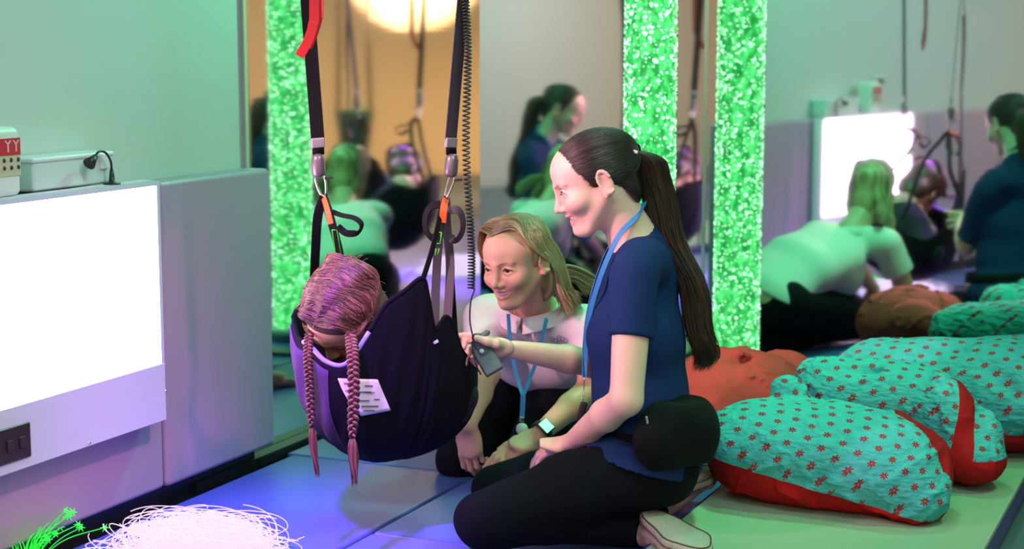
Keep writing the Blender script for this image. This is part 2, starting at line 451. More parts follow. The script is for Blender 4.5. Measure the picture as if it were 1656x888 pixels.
MB().lathe(LW(aL+.058, .109, zl+.069), [(0, 0), (.006, 0), (.009, .012), (.015, .03), (.013, .03), (0, .024)], 16, -u2*.8-UP*.55).build('lamp_shade', M_black, lp)
aD = a_at(28, .1); aD2 = aD+.085
ds = empty('spray_tub', LW((aD+aD2)/2, .072, zt), 'white tub with a red and cream printed label at the left edge on the panel', 'tub')
hh = za(20, 205, .11)-zt
MB().box(LW((aD+aD2)/2, .072, zt+hh/2), u2, n2, UP, (aD2-aD)/2, .040, hh/2, r=.016, seg=5).build('tub_body', mat('tub_white', (.72, .76, .72), .4), ds)
lb = MB().box(LW((aD+aD2)/2, .1125, zt+hh*.56), u2, n2, UP, (aD2-aD)/2-.006, .0008, hh*.26).build('label_sheet', mat('label_cream', lin((.78, .76, .62)), .5), ds, False)
MB().box(LW((aD+aD2)/2, .1138, zt+hh*.72), u2, n2, UP, (aD2-aD)/2-.006, .0006, hh*.12).build('red_band', mat('label_red', lin((.80, .16, .20)), .5), lb, False)
g = MB()
for i, da in enumerate((.014, .036, .058)):
    for z in (.53, .42): g.sphere(LW(aD+da, .1138, zt+hh*z), V(.004, .004, .005), 8, 6)
g.build('pictogram', mat('label_ink', (.03, .03, .03), .5), lb)
g = MB()
for da in (.020, .045):
    c = LW(aD+da, .1146, zt+hh*.74)
    g.box(c-UP*.006, u2, n2, UP, .0015, .0004, .008); g.box(c+UP*.006+u2*.004, nrm(u2+UP), n2, nrm(UP-u2), .006, .0004, .0013); g.box(c+UP*.006-u2*.004, nrm(u2-UP), n2, nrm(UP+u2), .006, .0004, .0013)
g.build('red_band_mark', mat('label_pale', (.8, .7, .65), .5), lb, False)

wp = empty('wall_plate', LW(aD2+.16, .0, zt+.10), 'pale wall plate with a dark display strip, above the panel in the right mirror', 'wall plate')
MB().box(LW(aD2+.16, .006, zt+.12), u2, n2, UP, .045, .006, .055, r=.004).build('plate', M_white, wp)
MB().box(LW(aD2+.16, .013, zt+.145), u2, n2, UP, .034, .0015, .014).build('display', M_black, wp, False)
MB().lathe(LW(aD2+.16, .012, zt+.098), [(0, .005), (.012, .005), (.016, 0)], 20, n2).build('dial', mat('dial_pink', lin((.8, .6, .58)), .4), wp)
# floor mats
M_mat = mat('mat_vinyl_blue', lin((.30, .37, .66)), .38, bump=.06, scale=120)
M_matp = mat('mat_vinyl_pale', lin((.62, .70, .60)), .4, bump=.06, scale=120)
M_navyv = mat('mat_side_blue', lin((.10, .12, .50)), .4)
dS = float((onz(645, 836)-C0)@n2); aS = float(-(onz(590, 748)-C0)@u2); aC = float(-(onz(680, 872)-C0)@u2)
print('seams', dS, aS, aC)
def fmat(a0, a1_, d0_, d1_, lab, m=M_mat, top=0, th=.04):
    g = .004
    o = MB().box(LW((a0+a1_)/2, (d0_+d1_)/2, top-th/2), u2, n2, UP, (a1_-a0)/2-g, (d1_-d0_)/2-g, th/2, r=.008).build('floor_mat', m)
    return tag(o, lab, 'floor mat', 'padded mats covering the floor')
edgeL = float((onz(1122, 835, .0)-C0)@n2)
w1 = 1.25
fmat(aS-1.6 if aS > 1.6 else .05, aS, .06, dS, 'padded floor mat under the mirror, behind the hanging braids')
fmat(aS, aS+1.9, .085, dS, 'padded blue floor mat lit purple beneath the glowing fibres and swing')
fmat(aS+1.9, aS+3.8, .085, dS, 'padded floor mat along the left wall near the camera end')
fmat(.12, aC, dS, edgeL, 'padded floor mat under the kneeling blonde woman and the ponytailed woman')
fmat(aC, aC+1.9, dS, edgeL, 'padded blue floor mat in front of the kneeling woman in navy')
PE = float((onz(1590, 888, .05)-C0)@n2); print('platform', edgeL, PE)
pa0 = .48
pl = empty('raised_mat', LW(pa0+2.0, (edgeL+PE)/2, -.04), 'raised pale padded mat with a blue side, under the bean bags', 'floor mat')
MB().box(LW(pa0+2.0, (edgeL+PE)/2+.002, -.001), u2, n2, UP, 2.0, (PE-edgeL)/2-.006, .038, r=.01).build('side_panel', M_navyv, pl)
MB().box(LW(pa0+2.0, (edgeL+PE)/2+.012, .036), u2, n2, UP, 1.996, (PE-edgeL)/2-.014, .008, r=.004).build('top_cover', M_matp, pl)
# bubble tube(s)
# ---------------------------------------------------------------- people
def head_frame(phi, pitch, roll=0):
    p, q, r = math.radians(phi), math.radians(pitch), math.radians(roll)
    f = V(math.cos(q)*math.cos(p), math.cos(q)*math.sin(p), -math.sin(q)); l = V(-math.sin(p), math.cos(p), 0); u = np.cross(f, l)
    l2 = l*math.cos(r)+u*math.sin(r); u2_ = np.cross(f, l2)
    return np.stack([f, l2, u2_], 1)
UPPER = [(0.0665, -0.0310, -0.0468), (0.0764, -0.0220, -0.0500), (0.0844, -0.0110, -0.0512), (0.0870, -0.0035, -0.0502), (0.0860, 0.0000, -0.0512), (0.0870, 0.0035, -0.0502), (0.0844, 0.0110, -0.0512), (0.0764, 0.0220, -0.0500), (0.0665, 0.0310, -0.0468)]
LOWER = [(0.0665, -0.03286, -0.0475), (0.0735, -0.02438, -0.05784), (0.0801, -0.01272, -0.06719), (0.0815, 0.0, -0.0717), (0.0801, 0.01272, -0.06719), (0.0735, 0.02438, -0.05784), (0.0665, 0.03286, -0.0475)]
MOUTH = [(0.0663, -0.03074, -0.04828), (0.0761, -0.0212, -0.05343), (0.0828, -0.0106, -0.05781), (0.0835, 0.0, -0.0595), (0.0828, 0.0106, -0.05781), (0.0761, 0.0212, -0.05343), (0.0663, 0.03074, -0.04828)]
BROW = [(.0870, .012, .0175), (.0850, .024, .0225), (.0770, .037, .0245), (.0630, .049, .0190)]
def head_prims(o, M, s=1.0, neck=None, nr=.050, ears=True, sq=0):
    P = []; W = lambda *p: o+M@(V(*p)*s)
    def E(c, r, k=.012, R=None, op='add'): P.append(('ell', 'head', (W(*c), V(*r)*s), dict(R=M if R is None else M@R, k=k*s, op=op)))
    def K(a, b, ra, rb, k=.012, op='add'): P.append(('cone', 'head', (W(*a), W(*b), ra*s, rb*s), dict(k=k*s, op=op)))
    E((-.014, 0, .036), (.094, .0735, .074)); E((.029, 0, .040), (.060, .062, .052), .02)
    E((.030, 0, -.018), (.054, .059, .064), .02)
    for y in (-1, 1):
        K((-.008, .050*y, -.034), (.052, .020*y, -.090), .017, .016, .025)
        E((.050, .037*y, -.022), (.027, .024, .021), .018)
        K((.079, .006*y, .018), (.070, .036*y, .021), .010, .008, .014)
    E((.066, 0, -.090), (.021, .021, .017), .018); K((.0, 0, -.05), (.048, 0, -.078), .042, .022, .02)
    E((.060, 0, -.052), (.024, .032, .026), .018)
    for y in (-1, 1): E((.088, .031*y, .003), (.013, .0175, .0115), .012, op='sub')
    K((.083, 0, .014), (.0955, 0, -.022), .0068, .0080, .012); E((.0985, 0, -.0300), (.0112, .0095, .0090), .008)
    for y in (-1, 1): E((.0885, .0120*y, -.0335), (.0098, .0066, .0068), .005)
    K((.089, 0, -.038), (.082, 0, -.048), .0045, .0045, .008)
    for y in (-1, 1): E((.0930, .0062*y, -.0405), (.0045, .0030, .0035), .003, op='sub')
    for y in (-1, 1):      # lids and smile folds
        up = [(.0735, .0170*y, .0010), (.0795, .0240*y, .0090), (.0805, .0310*y, .0112), (.0760, .0390*y, .0087), (.0690, .0460*y, .0010)]
        lo = [(.0735, .0175*y, .0005), (.0780, .0240*y, -.0042), (.0790, .0310*y, -.0056), (.0750, .0390*y, -.0042), (.0690, .0450*y, .0005)]
        up = [(x, yy, z-sq*(1 if i in (1, 2, 3) else 0)) for i, (x, yy, z) in enumerate(up)]; lo = [(x, yy, z+sq*.5*(1 if i in (1, 2, 3) else 0)) for i, (x, yy, z) in enumerate(lo)]
        for L, r in ((up, .0031), (lo, .0028)):
            for a, b in zip(L[:-1], L[1:]): K(a, b, r, r, .005)
        E((.0600, .0360*y, -.0280), (.0190, .0160, .0135), .022)
    for i, (a, b) in enumerate(zip(MOUTH[:-1], MOUTH[1:])):
        rr = [.0015, .0054, .0078, .0086, .0078, .0054, .0015]; K(a, b, rr[i], rr[i+1], .002, 'sub')
    for L, r0 in ((UPPER, .0030), (LOWER, .0040)):
        n_ = len(L)-1
        for i, (a, b) in enumerate(zip(L[:-1], L[1:])):
            q = lambda t: r0*(.55+.45*math.sin(math.pi*t/n_)); K(a, b, q(i), q(i+1), .004)
    if ears:
        for y in (-1, 1):
            R = rotm(x=0, y=math.radians(12), z=math.radians(-18*y))
            E((-.016, .0735*y, -.004), (.0165, .0055, .029), .008, R)
            ring = [W(*(V(-.016, .0790*y, -.001)+R@V(.0145*math.cos(t), 0, .0265*math.sin(t)))) for t in np.linspace(-1.9, 2.9, 12)]
            for a, b in zip(ring[:-1], ring[1:]): P.append(('cone', 'head', (a, b, .0034*s, .0034*s), dict(k=.004)))
            E((-.012, .0840*y, -.001), (.0098, .0090, .0180), .002, R, op='sub')
            E((-.008, .077*y, -.029), (.0065, .0045, .0075), .006)
    if neck is not None: P.append(('cone', 'neck', (W(-.022, 0, -.045), neck, nr, nr*1.12), dict(k=.022)))
    return P
def hand_prims(w, d, n, side, curl=(25, 30, 20), s=1.0, spread=.04, thumb=(.62, .72, .35), tg='hand', curls=None):
    d, n, side = nrm(d), nrm(n), nrm(side); P = []
    L = [(.040, .024, .019), (.044, .027, .020), (.041, .026, .019), (.032, .019, .017)]
    kd = [.086, .089, .085, .077]; ks = [.028, .0095, -.009, -.0265]
    for i in range(4):
        b0 = w+d*.012*s+side*ks[i]*.55*s; kn = w+d*kd[i]*s+side*ks[i]*s
        P.append(('cone', tg, (b0, kn, .0115*s, .0098*s), dict(k=.012)))
        a = 0; p = kn; dd = nrm(d+side*spread*(1.5-i)); r = [.0092, .0082, .0074, .0066] if i < 3 else [.0080, .0072, .0066, .0058]
        cv = curl if curls is None else curls[i]
        for j in range(3):
            a += math.radians(cv[j]); q = p+(dd*math.cos(a)+n*math.sin(a))*L[i][j]*s
            P.append(('cone', tg, (p, q, r[j]*s, r[j+1]*s), dict(k=.0035))); p = q
    P.append(('ell', tg, (w+d*.048*s+n*.003*s, V(.044, .036, .0135)*s), dict(R=np.stack([d, side, n], 1), k=.012)))
    t0 = w+d*.018*s+side*.022*s+n*.004; tv = nrm(d*thumb[0]+side*thumb[1]+n*thumb[2]); t1 = t0+tv*.044*s
    tv2 = nrm(tv+d*.45+n*.15-side*.2); t2 = t1+tv2*.031*s; t3 = t2+nrm(tv2+d*.2)*.024*s
    P += [('cone', tg, (t0, t1, .0150*s, .0108*s), dict(k=.012)), ('cone', tg, (t1, t2, .0102*s, .0090*s), dict(k=.005)), ('cone', tg, (t2, t3, .0090*s, .0072*s), dict(k=.004))]
    return P
def limb(tg, pts, rs, k=.02, **kw):
    return [('cone', tg, (pts[i], pts[i+1], rs[i], rs[i+1]), dict(k=k, **kw)) for i in range(len(pts)-1)]
def seg_dist(P, L):
    L = [V(*q) for q in L]; d = np.full(len(P), 9.)
    for a, b in zip(L[:-1], L[1:]):
        w = b-a; t = np.clip(((P-a)@w)/(w@w), 0, 1); d = np.minimum(d, np.linalg.norm(P-a-t[:, None]*w, axis=1))
    return d
def skin_col(v, o, M, s, base, lip, brow, hand_pts=()):
    q = (v-o)@M/s; c = np.tile(np.array(base), (len(v), 1)).astype(float)
    def blend(w, col):
        w = np.clip(w, 0, 1)[:, None]; c[:] = c*(1-w)+np.array(col)*w
    qa = q.copy(); qa[:, 1] = np.abs(qa[:, 1])
    blend(np.exp(-((qa-V(.066, .040, -.026))**2).sum(1)/.0004)*.35, lip)
    blend(np.exp(-((qa-V(.100, 0, -.028))**2).sum(1)/.00012)*.22, lip)
    blend(np.exp(-((qa-V(-.016, .08, -.002))**2).sum(1)/.0006)*.30, lip)
    sx_ = V(.35, 1, 1); sd_ = lambda Q_, L_: np.where(Q_[:, 0] > .045, seg_dist(Q_*sx_, [(x*.35, y, z) for x, y, z in L_]), 9.)
    dl = np.minimum(sd_(q, UPPER), sd_(q, LOWER)); blend((.0044-dl)/.0014*.36, lip)
    dm_ = seg_dist(q, [(x-.006, y*.9, z) for x, y, z in MOUTH]); blend(((.0055-dm_)/.001)*(dl > .0042)*.85, (.16, .03, .03))
    db = sd_(qa, BROW); blend((.0036-db)/.0024*.62, brow)
    de = sd_(qa, [(.0735, .0175, .0015), (.0815, .031, .0100), (.069, .046, .0015)]); blend((.0030-de)/.001*.75, [x*.5 for x in brow])
    for p in hand_pts: blend(np.exp(-((v-p)**2).sum(1)/.0009)*.3, lip)
    return np.clip(c, 0, 1)
def eyes(parent, o, M, s, look=(0, 0), iris=(.10, .07, .05), sq=0):
    for y in (-1, 1):
        c = o+M@(V(.0683, .031*y, .0020)*s); fwd = nrm(M@V(1, look[0], look[1])); b = MB()
        n, m = 24, 16; R = np.stack([nrm(np.cross(V(0, 0, 1), fwd)), nrm(np.cross(fwd, np.cross(V(0, 0, 1), fwd))), fwd], 1)
        b.sphere(c, .0128*s, n, m, R)
        for i in range(m+1):
            a = math.pi*i/m; col = (.012, .01, .01) if a < .22 else iris if a < .60 else (.72, .68, .66)
            b.c += [col]*n
        e = b.build('eye', M_eye, parent)
        MB().tube([o+M@(V(*p)*s) for p in bez([(.0765, .0180*y, .0018), (.0830, .0245*y, .0080-sq), (.0840, .0310*y, .0098-sq), (.0790, .0395*y, .0074-sq), (.0705, .0475*y, .0012)], 12)], .0015, 5).build('eyelashes', M_lash, e)
def teeth(parent, o, M, s):
    pts = [o+M@(V(.0815-16*y*y, y, -.0563+9*y*y)*s) for y in np.linspace(-.0250, .0250, 19)]
    MB().strap(pts, .0105*s, .004*s, M@V(1, 0, 0)).build('teeth', M_teeth, parent)
def strands(name, curves, r, parent, cols, sides=4, taper='end', jit=.25, root=1.0):
    VV = []; FF = []; CC = []; k = 0; an = np.arange(sides)*2*math.pi/sides
    for c in curves:
        n = len(c)
        if n < 3: continue
        T = np.gradient(c, axis=0); T /= np.linalg.norm(T, axis=1)[:, None]+1e-9
        a = np.cross(T, V(.31, .52, .79)); a /= np.linalg.norm(a, axis=1)[:, None]+1e-9; b = np.cross(T, a)
        t = np.linspace(0, 1, n); w = np.clip(np.minimum(1, (1-t)*5+.12), 0, 1)
        if taper == 'both': w = w*np.clip(t*6+.15, 0, 1)
        rr = r*RNG.uniform(.7, 1.3)*w
        VV.append((c[:, None]+rr[:, None, None]*(np.cos(an)[None, :, None]*a[:, None]+np.sin(an)[None, :, None]*b[:, None])).reshape(-1, 3))
        i = np.arange(n-1)[:, None]*sides; j = np.arange(sides)[None, :]; j2 = (j+1) % sides
        FF.append(np.stack([i+j, i+j2, i+sides+j2, i+sides+j], -1).reshape(-1, 4)+k); k += n*sides
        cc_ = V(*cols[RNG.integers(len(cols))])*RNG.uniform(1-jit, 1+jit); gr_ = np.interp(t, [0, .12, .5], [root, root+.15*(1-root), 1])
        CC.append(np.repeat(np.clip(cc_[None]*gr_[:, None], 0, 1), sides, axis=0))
    return mesh_obj(name, np.concatenate(VV), np.concatenate(FF), M_hair, parent, np.concatenate(CC))
def clip_open(pts_local, holes, j=0.0):
    """drop the stretch of a strand that would lie inside a face opening"""
    m = np.ones(len(pts_local), bool)
    for c, r in holes: m &= (((pts_local-V(*c))/V(*r))**2).sum(1) > (1-j)**2
    if not m.any(): return pts_local[:0]
    i = np.nonzero(~m)[0]
    return pts_local[(i.max()+1) if len(i) else 0:]
def cap_curve(o, M, s, c, r, a, b, n=12, lift=1.0):
    """strand from local point a to b lying on the ellipsoid (c, r)"""
    out = []
    for t in np.linspace(0, 1, n):
        p = (V(*a)*(1-t)+V(*b)*t-V(*c))/V(*r); p = p/np.linalg.norm(p)*V(*r)*lift+V(*c); out.append(o+M@(p*s))
    return np.array(out)
M_eye = mat('eye', (.7, .7, .7), .12, attr='Col'); M_lash = mat('lashes', (.02, .012, .01), .6)
M_teeth = mat('teeth', (.85, .82, .76), .2)
M_skin = mat('skin', (.8, .6, .5), .48, attr='Col', sub=.12, spec=.4)
M_hair = mat('hair', (.1, .05, .03), .42, attr='Col', spec=.6)
M_navy = mat('navy_cotton', lin((.07, .17, .36)), .85, bump=.25, scale=500, var=.06, spec=.2)
M_blackc = mat('black_leggings', (.0045, .005, .009), .85, bump=.2, scale=500, spec=.12)
M_blackn = mat('black_nylon', (.004, .0045, .005), .85, spec=.15, bump=.15, scale=300)
M_polo = mat('polo_pique', lin((.88, .84, .86)), .85, bump=.25, scale=700, spec=.2)
M_lan = mat('lanyard_blue', lin((.16, .48, .72)), .6)
M_steel = mat('steel', (.6, .6, .62), .25, 1)
SK1 = lin((.90, .74, .67)); LIP1 = lin((.80, .46, .45)); SK2 = lin((.86, .66, .57)); LIP2 = lin((.80, .44, .42))

# ---- woman in navy, kneeling in profile
def navy_woman():
    root = empty('person', onz(960, 850, 0), 'person in navy T-shirt and black leggings kneeling in profile, long dark ponytail', 'person')
    M = head_frame(182, 21, 0); o = at(963, 293, 3.83); s = 1.03
    nb = at(1026, 392, 3.85)
    pel = at(1050, 742, 3.88)
    P = head_prims(o, M, s, nb, .050, sq=.0056)
    Sy = (1, 1.45, 1)
    T = []
    T += limb('torso', [at(1048, 735, 3.88), at(1036, 640, 3.87), at(1028, 540, 3.86), at(1036, 455, 3.86)], [.102, .098, .096, .070], .03, S=Sy)
    T += [('ell', 'torso', (at(1008, 530, 3.86), V(.075, .125, .065)), dict(k=.03)),
          ('cone', 'torso', (at(1037, 428, 3.74), at(1037, 428, 3.98), .052, .052), dict(k=.035)),
          ('cone', 'torso', (at(1034, 400, 3.86), at(1036, 450, 3.86), .060, .075), dict(k=.03))]
    shN, elN, wrN = at(1026, 446, 3.68), at(1013, 646, 3.61), at(930, 711, 3.80)
    shF, elF, wrF = at(1030, 446, 4.02), at(962, 588, 4.03), at(832, 566, 3.90)
    A = [('cone', 'uarm', (shN, elN, .046, .037), dict(k=.02)), ('cone', 'uarm', (shF, elF, .046, .036), dict(k=.02))]
    A += limb('farm', [elN, elN*.62+wrN*.38, wrN], [.0355, .0365, .024], .012) + limb('farm', [elF, elF*.65+wrF*.35, wrF], [.034, .034, .0225], .012)
    # near hand lies on the near thigh, fingers curling over it
    dn = nrm(at(886, 726, 3.86)-wrN)
    H = hand_prims(wrN+dn*.004, dn, V(-.1, .2, -1), V(.2, .9, .2), curls=[(12, 35, 30)]*4, s=.93)
    # far hand: fingers wrapped round the handset
    k0 = [at(786, 548, 3.83), at(784, 556, 3.83), at(785, 564, 3.84), at(789, 572, 3.85)]
    for q in k0: H.append(('cone', 'hand', (wrF+(q-wrF)*.1, q, .0115, .0096), dict(k=.012)))
    H.append(('ell', 'hand', ((wrF+k0[1])/2+V(0, -.002, 0), V(.034, .013, .021)), dict(k=.012)))
    fingers = [[(786, 548, 3.835), (768, 544, 3.865), (750, 543, 3.870), (733, 544, 3.866)],
               [(784, 557, 3.835), (763, 551, 3.870), (752, 552, 3.862), (750, 562, 3.85)],
               [(785, 565, 3.845), (764, 565, 3.880), (753, 576, 3.870), (752, 589, 3.858)],
               [(789, 573, 3.855), (775, 580, 3.880), (764, 583, 3.876), (770, 590, 3.866)],
               ]
    for i, L in enumerate(fingers):
        q = [at(*c) for c in L]; H += limb('hand', q, [.0092, .0084, .0076, .0066] if i < 3 else [.0082, .0074, .0068, .006], .0035)
    H += limb('hand', [wrF+V(-.02, -.008, .006), at(802, 556, 3.822), at(786, 552, 3.812), at(771, 547, 3.806)], [.014, .0112, .0098, .0078], .006)
    hpN, knN = at(1068, 752, 3.74), at(778, 840, 3.64); hpF, knF = at(1062, 742, 4.0), at(802, 792, 4.06)
    anN, anF = at(1040, 860, 3.73), at(1062, 830, 4.0)
    G_ = [('ell', 'leg', (at(1052, 748, 3.88), V(.098, .155, .090)), dict(k=.03))]
    for hp, kn, an in ((hpN, knN, anN), (hpF, knF, anF)):
        G_ += limb('leg', [hp, hp*.5+kn*.5+V(0, 0, .004), kn], [.086, .076, .056], .03)
        G_ += limb('leg', [kn+V(.012, 0, -.02), kn*.6+an*.4+V(0, 0, .012), an], [.045, .048, .031], .02)
    # feet inside the shoes
    toeN = V(.385, 3.50, .060); toeF = V(.47, 4.06, .065)
    for an, to in ((anN, toeN), (anF, toeF)): G_.append(('cone', 'foot', (an, to, .030, .024), dict(k=.02)))
    allp = P+T+A+H+G_
    ax = (axis(-.20, .62, .0072, [(-.16, .02, .0019), (.02, .30, .0036)]), axis(3.48, 4.2, .0072, [(3.74, 3.92, .0022)]), axis(-.002, 1.02, .0072, [(.40, .56, .0034), (.73, .93, .0019), (.18, .28, .0045)]))
    fd = Field(*ax); play(allp, fd); v, f = fd.mesh(); v = relax(v, f, 2)
    col = skin_col(v, o, M, s, SK1, LIP1, (.045, .022, .015), [at(*L[-1]) for L in fingers])
    mesh_obj('body', v, f, M_skin, root, col)
    eyes(root, o, M, s, (.0, -.25), (.06, .04, .03), sq=.0056); teeth(root, o, M, s)
    # t-shirt
    cx = (axis(.12, .56, .006), axis(3.5, 4.2, .007), axis(.12, .85, .006))
    fs = Field(*cx)
    play(T, fs, inf=.011)
    fs.ell(at(1058, 722, 3.87), V(.118, .238, .12), k=.03); fs.ell(at(1016, 744, 3.80), V(.142, .195, .085), k=.03)
    for sh, el, fr in ((shN, elN, .50), (shF, elF, .86)):
        fs.cone(sh, sh+(el-sh)*fr, .056, .052, k=.022, flat='b')
    fs.warp(wrinkles(.0035, 3, 26, (.2, .2, 1)))
    fs.ell(at(1012, 372, 3.84), V(.062, .072, .055), R=rotm(y=math.radians(-25)), k=.006, op='sub')
    fs.plane(at(1050, 758, 3.70), V(-.30, 0, -1)); v, f = keep_big(*fs.mesh()); v = relax(v, f, 3)
    mesh_obj('t_shirt', v, f, M_navy, root)
    # collar rib
    # leggings
    lx = (axis(-.22, .56, .006), axis(3.5, 4.2, .007), axis(-.002, .45, .006))
    fl = Field(*lx); play([p for p in G_ if p[1] == 'leg'], fl, inf=.007)
    fl.warp(wrinkles(.0028, 8, 34, (1, .2, .5))); fl.plane(at(1050, 690, 3.88), V(0, 0, 1)); fl.plane(V(0, 0, .001), V(0, 0, -1))
    v, f = keep_big(*fl.mesh()); v = relax(v, f, 2); mesh_obj('leggings', v, f, M_blackc, root)
    # hair cap drawn back to the tie
    hc, hr = (-.016, 0, .037), (.0985, .0785, .0765)
    holes = [((.097, 0, -.024), (.086, .20, .098)), ((.0, 0, -.078), (.066, .20, .067))]
    hf = Field(*(axis(-.16+0, .36, .0032), axis(3.70, 3.96, .0036), axis(.68, 1.0, .0032)))
    hf.ell(o+M@(V(*hc)*s), V(*hr)*s, R=M, k=.01)
    hf.ell(o+M@(V(-.066, 0, -.030)*s), V(.028, .050, .052)*s, R=M, k=.02)
    Wl = lambda *p: o+M@(V(*p)*s)
    # face opening
    for c_, r_ in holes: hf.ell(Wl(*c_), V(*r_)*s*1.01, R=M, k=.006, op='sub')
    v, f = keep_big(*hf.mesh()); q = (v-o)@M/s
    g = .0010*np.sin(np.arctan2(q[:, 1], q[:, 2]+.02)*60+q[:, 0]*40); 
    hcol = np.tile(V(.010, .006, .0045), (len(v), 1))*(1+.5*np.sin(np.arctan2(q[:, 1], q[:, 2]+.02)*47)[:, None]*.6)
    mesh_obj('hair', v, f, M_hair, root, hcol)
    tie = (-.102, 0, .036)
    cs = []
    for i in range(3000):
        th = RNG.uniform(0, 2*math.pi); rr = RNG.uniform(.5, 1.0)
        if i % 3: a = (.075, .080*math.cos(th)*rr, .030+.085*math.sin(th)*rr)
        else: a = (-.060+RNG.uniform(-.04, .03), RNG.choice([-1, 1])*RNG.uniform(.0, .075), -.075+RNG.uniform(-.02, .03))
        c = cap_curve(V(0, 0, 0), I3, 1, hc, hr, a, tie, 22, (1.004 if i % 3 else 1.035)+RNG.uniform(-.004, .012))
        c = clip_open(c, holes, RNG.uniform(-.01, .035)); 
        if len(c) > 3: cs.append(np.array([Wl(*p) for p in c]))
    dark = [(.012, .007, .005), (.022, .011, .008), (.008, .005, .004), (.034, .017, .011)]
    strands('hair_strands', cs, .0007, root, dark, taper='both')
    # ponytail
    spine = bez([Wl(*tie), at(1050, 258, 3.86), at(1060, 300, 3.87), at(1078, 370, 3.86), at(1110, 440, 3.84), at(1128, 510, 3.83), at(1138, 560, 3.82), at(1132, 598, 3.82)], 40)
    wd = np.interp(np.linspace(0, 1, 40), [0, .06, .15, .35, .55, .75, .9, 1], [.010, .024, .038, .040, .033, .031, .030, .018])
    cs = []
    for i in range(2200):
        a = RNG.uniform(0, 2*math.pi); rr = math.sqrt(RNG.uniform(0, 1)); ph = RNG.uniform(0, 6); am = RNG.uniform(.002, .009); e = RNG.integers(29, 41)
        tt = np.linspace(0, 1, 40)
        off = np.stack([np.cos(a+tt*.7)*wd*rr+am*np.sin(tt*16+ph)*tt+.007*np.sin(tt*21+1)*tt, np.sin(a+tt*.7)*wd*rr*1.2+am*np.cos(tt*13+ph)*tt, .004*np.sin(tt*11+ph)*tt], 1)
        cs.append((spine+off)[:e])
    brown = [(.014, .008, .005), (.030, .014, .009), (.065, .028, .015), (.010, .006, .004), (.045, .020, .011)]
    strands('ponytail', cs, .0009, root, brown)
    tb = MB(); T0 = nrm(at(1050, 258, 3.86)-Wl(*tie)); ring = []
    tb.lathe(Wl(*tie)+T0*.006, [(.013+.005*math.cos(t), .006*math.sin(t)) for t in np.linspace(0, 2*math.pi, 10)], 20, T0)
    tb.build('hair_tie', M_blackn, root)
    MB().box(at(1026, 245, 3.79), nrm(V(1, -.2, -.35)), nrm(V(.2, 1, 0)), nrm(V(.35, 0, 1)), .0075, .002, .0035, r=.0015).build('hair_clip', mat('clip_white', (.85, .85, .88), .25), root)
    MB().sphere(Wl(-.0065, .082, -.033), .0022).build('earring', M_steel, root)
    # waist bag
    wb = Field(axis(.18, .58, .005), axis(3.5, 4.15, .006), axis(.14, .42, .005))
    wb.ell(at(1088, 702, 3.665), V(.108, .060, .088), R=rotm(z=math.radians(38), y=math.radians(-3)), k=.01)
    wb.ell(at(1118, 698, 3.73), V(.066, .090, .088), k=.03)
    wb.plane(at(1088, 652, 3.66), V(.08, 0, 1)); wb.plane(at(1088, 754, 3.66), V(0, 0, -1)); wb.warp(wrinkles(.0026, 5, 40)); v, f = keep_big(*wb.mesh()); v = relax(v, f, 5)
    bag = mesh_obj('waist_bag', v, f, M_blackn, root); bag['label'] = 'black waist bag on the hip'
    belt = []
    cB = at(1044, 680, 3.88)
    for t in np.linspace(0, 2*math.pi, 40, endpoint=False): belt.append(cB+V(.128*math.cos(t), .215*math.sin(t), .012*math.cos(t)))
    MB().strap(belt, .035, .004, np.array([V(math.cos(t), math.sin(t), 0) for t in np.linspace(0, 2*math.pi, 40, endpoint=False)]), closed=True).build('belt', M_blackn, bag)
    MB().box(at(1047, 682, 3.60), V(.2, 0, -1), V(1, 0, .2), V(0, 1, 0), .012, .0025, .0015, r=.001).build('zip_pull', M_steel, bag)
    # shoes, soles turned up
    M_canvas = mat('shoe_canvas', lin((.82, .76, .70)), .8, bump=.4, scale=900)
    M_sole, nt, b = nodes('shoe_sole'); b.inputs['Base Color'].default_value = (*lin((.74, .72, .66)), 1); b.inputs['Roughness'].default_value = .6
    tc = nt.nodes.new('ShaderNodeTexCoord'); wv = nt.nodes.new('ShaderNodeTexWave'); bp = nt.nodes.new('ShaderNodeBump')
    wv.inputs['Scale'].default_value = 70; wv.inputs['Distortion'].default_value = 3.5; wv.inputs['Detail'].default_value = 1; wv.inputs['Detail Scale'].default_value = 3
    bp.inputs['Strength'].default_value = .8; bp.inputs['Distance'].default_value = .002
    nt.links.new(tc.outputs['Object'], wv.inputs['Vector']); nt.links.new(wv.outputs['Fac'], bp.inputs['Height']); nt.links.new(bp.outputs['Normal'], b.inputs['Normal'])
    for (A_, B_, upn) in ((at(1050, 826, 3.70), V(.405, 3.45, .085), V(.10, -.22, .95)), (at(1060, 800, 4.0), V(.50, 4.10, .092), V(.1, .1, 1))):
        L = np.linalg.norm(B_-A_); x = (B_-A_)/L; z = nrm(upn-x*(upn@x)); y = np.cross(z, x)
        def outl(k=1.0, n=44):
            r = []
            for t in np.linspace(0, 2*math.pi, n, endpoint=False):
                cx_, sy_ = math.cos(t), math.sin(t); u = .5+.56*np.sign(cx_)*abs(cx_)**.8
                w = np.interp(u, [-.06, .2, .45, .75, 1.06], [.038, .043, .044, .060, .036]); r.append((u, np.sign(sy_)*abs(sy_)**.75*w*k))
            return r
        O = outl(); n = len(O)
        def ringp(k, h): return [A_+x*((u-.5)*k+.5)*L+y*w*k+z*h for u, w in outl(1.0)] if k == 1 else [A_+x*((u-.5)*k+.5)*L+y*w*k+z*h for u, w in outl(1.0)]
        sh = MB(); rows = [ringp(.93, .0), ringp(.985, -.002), ringp(1, -.006), ringp(1, -.024)]
        vv = [p for r in rows for p in r]+[A_+x*L*.5]
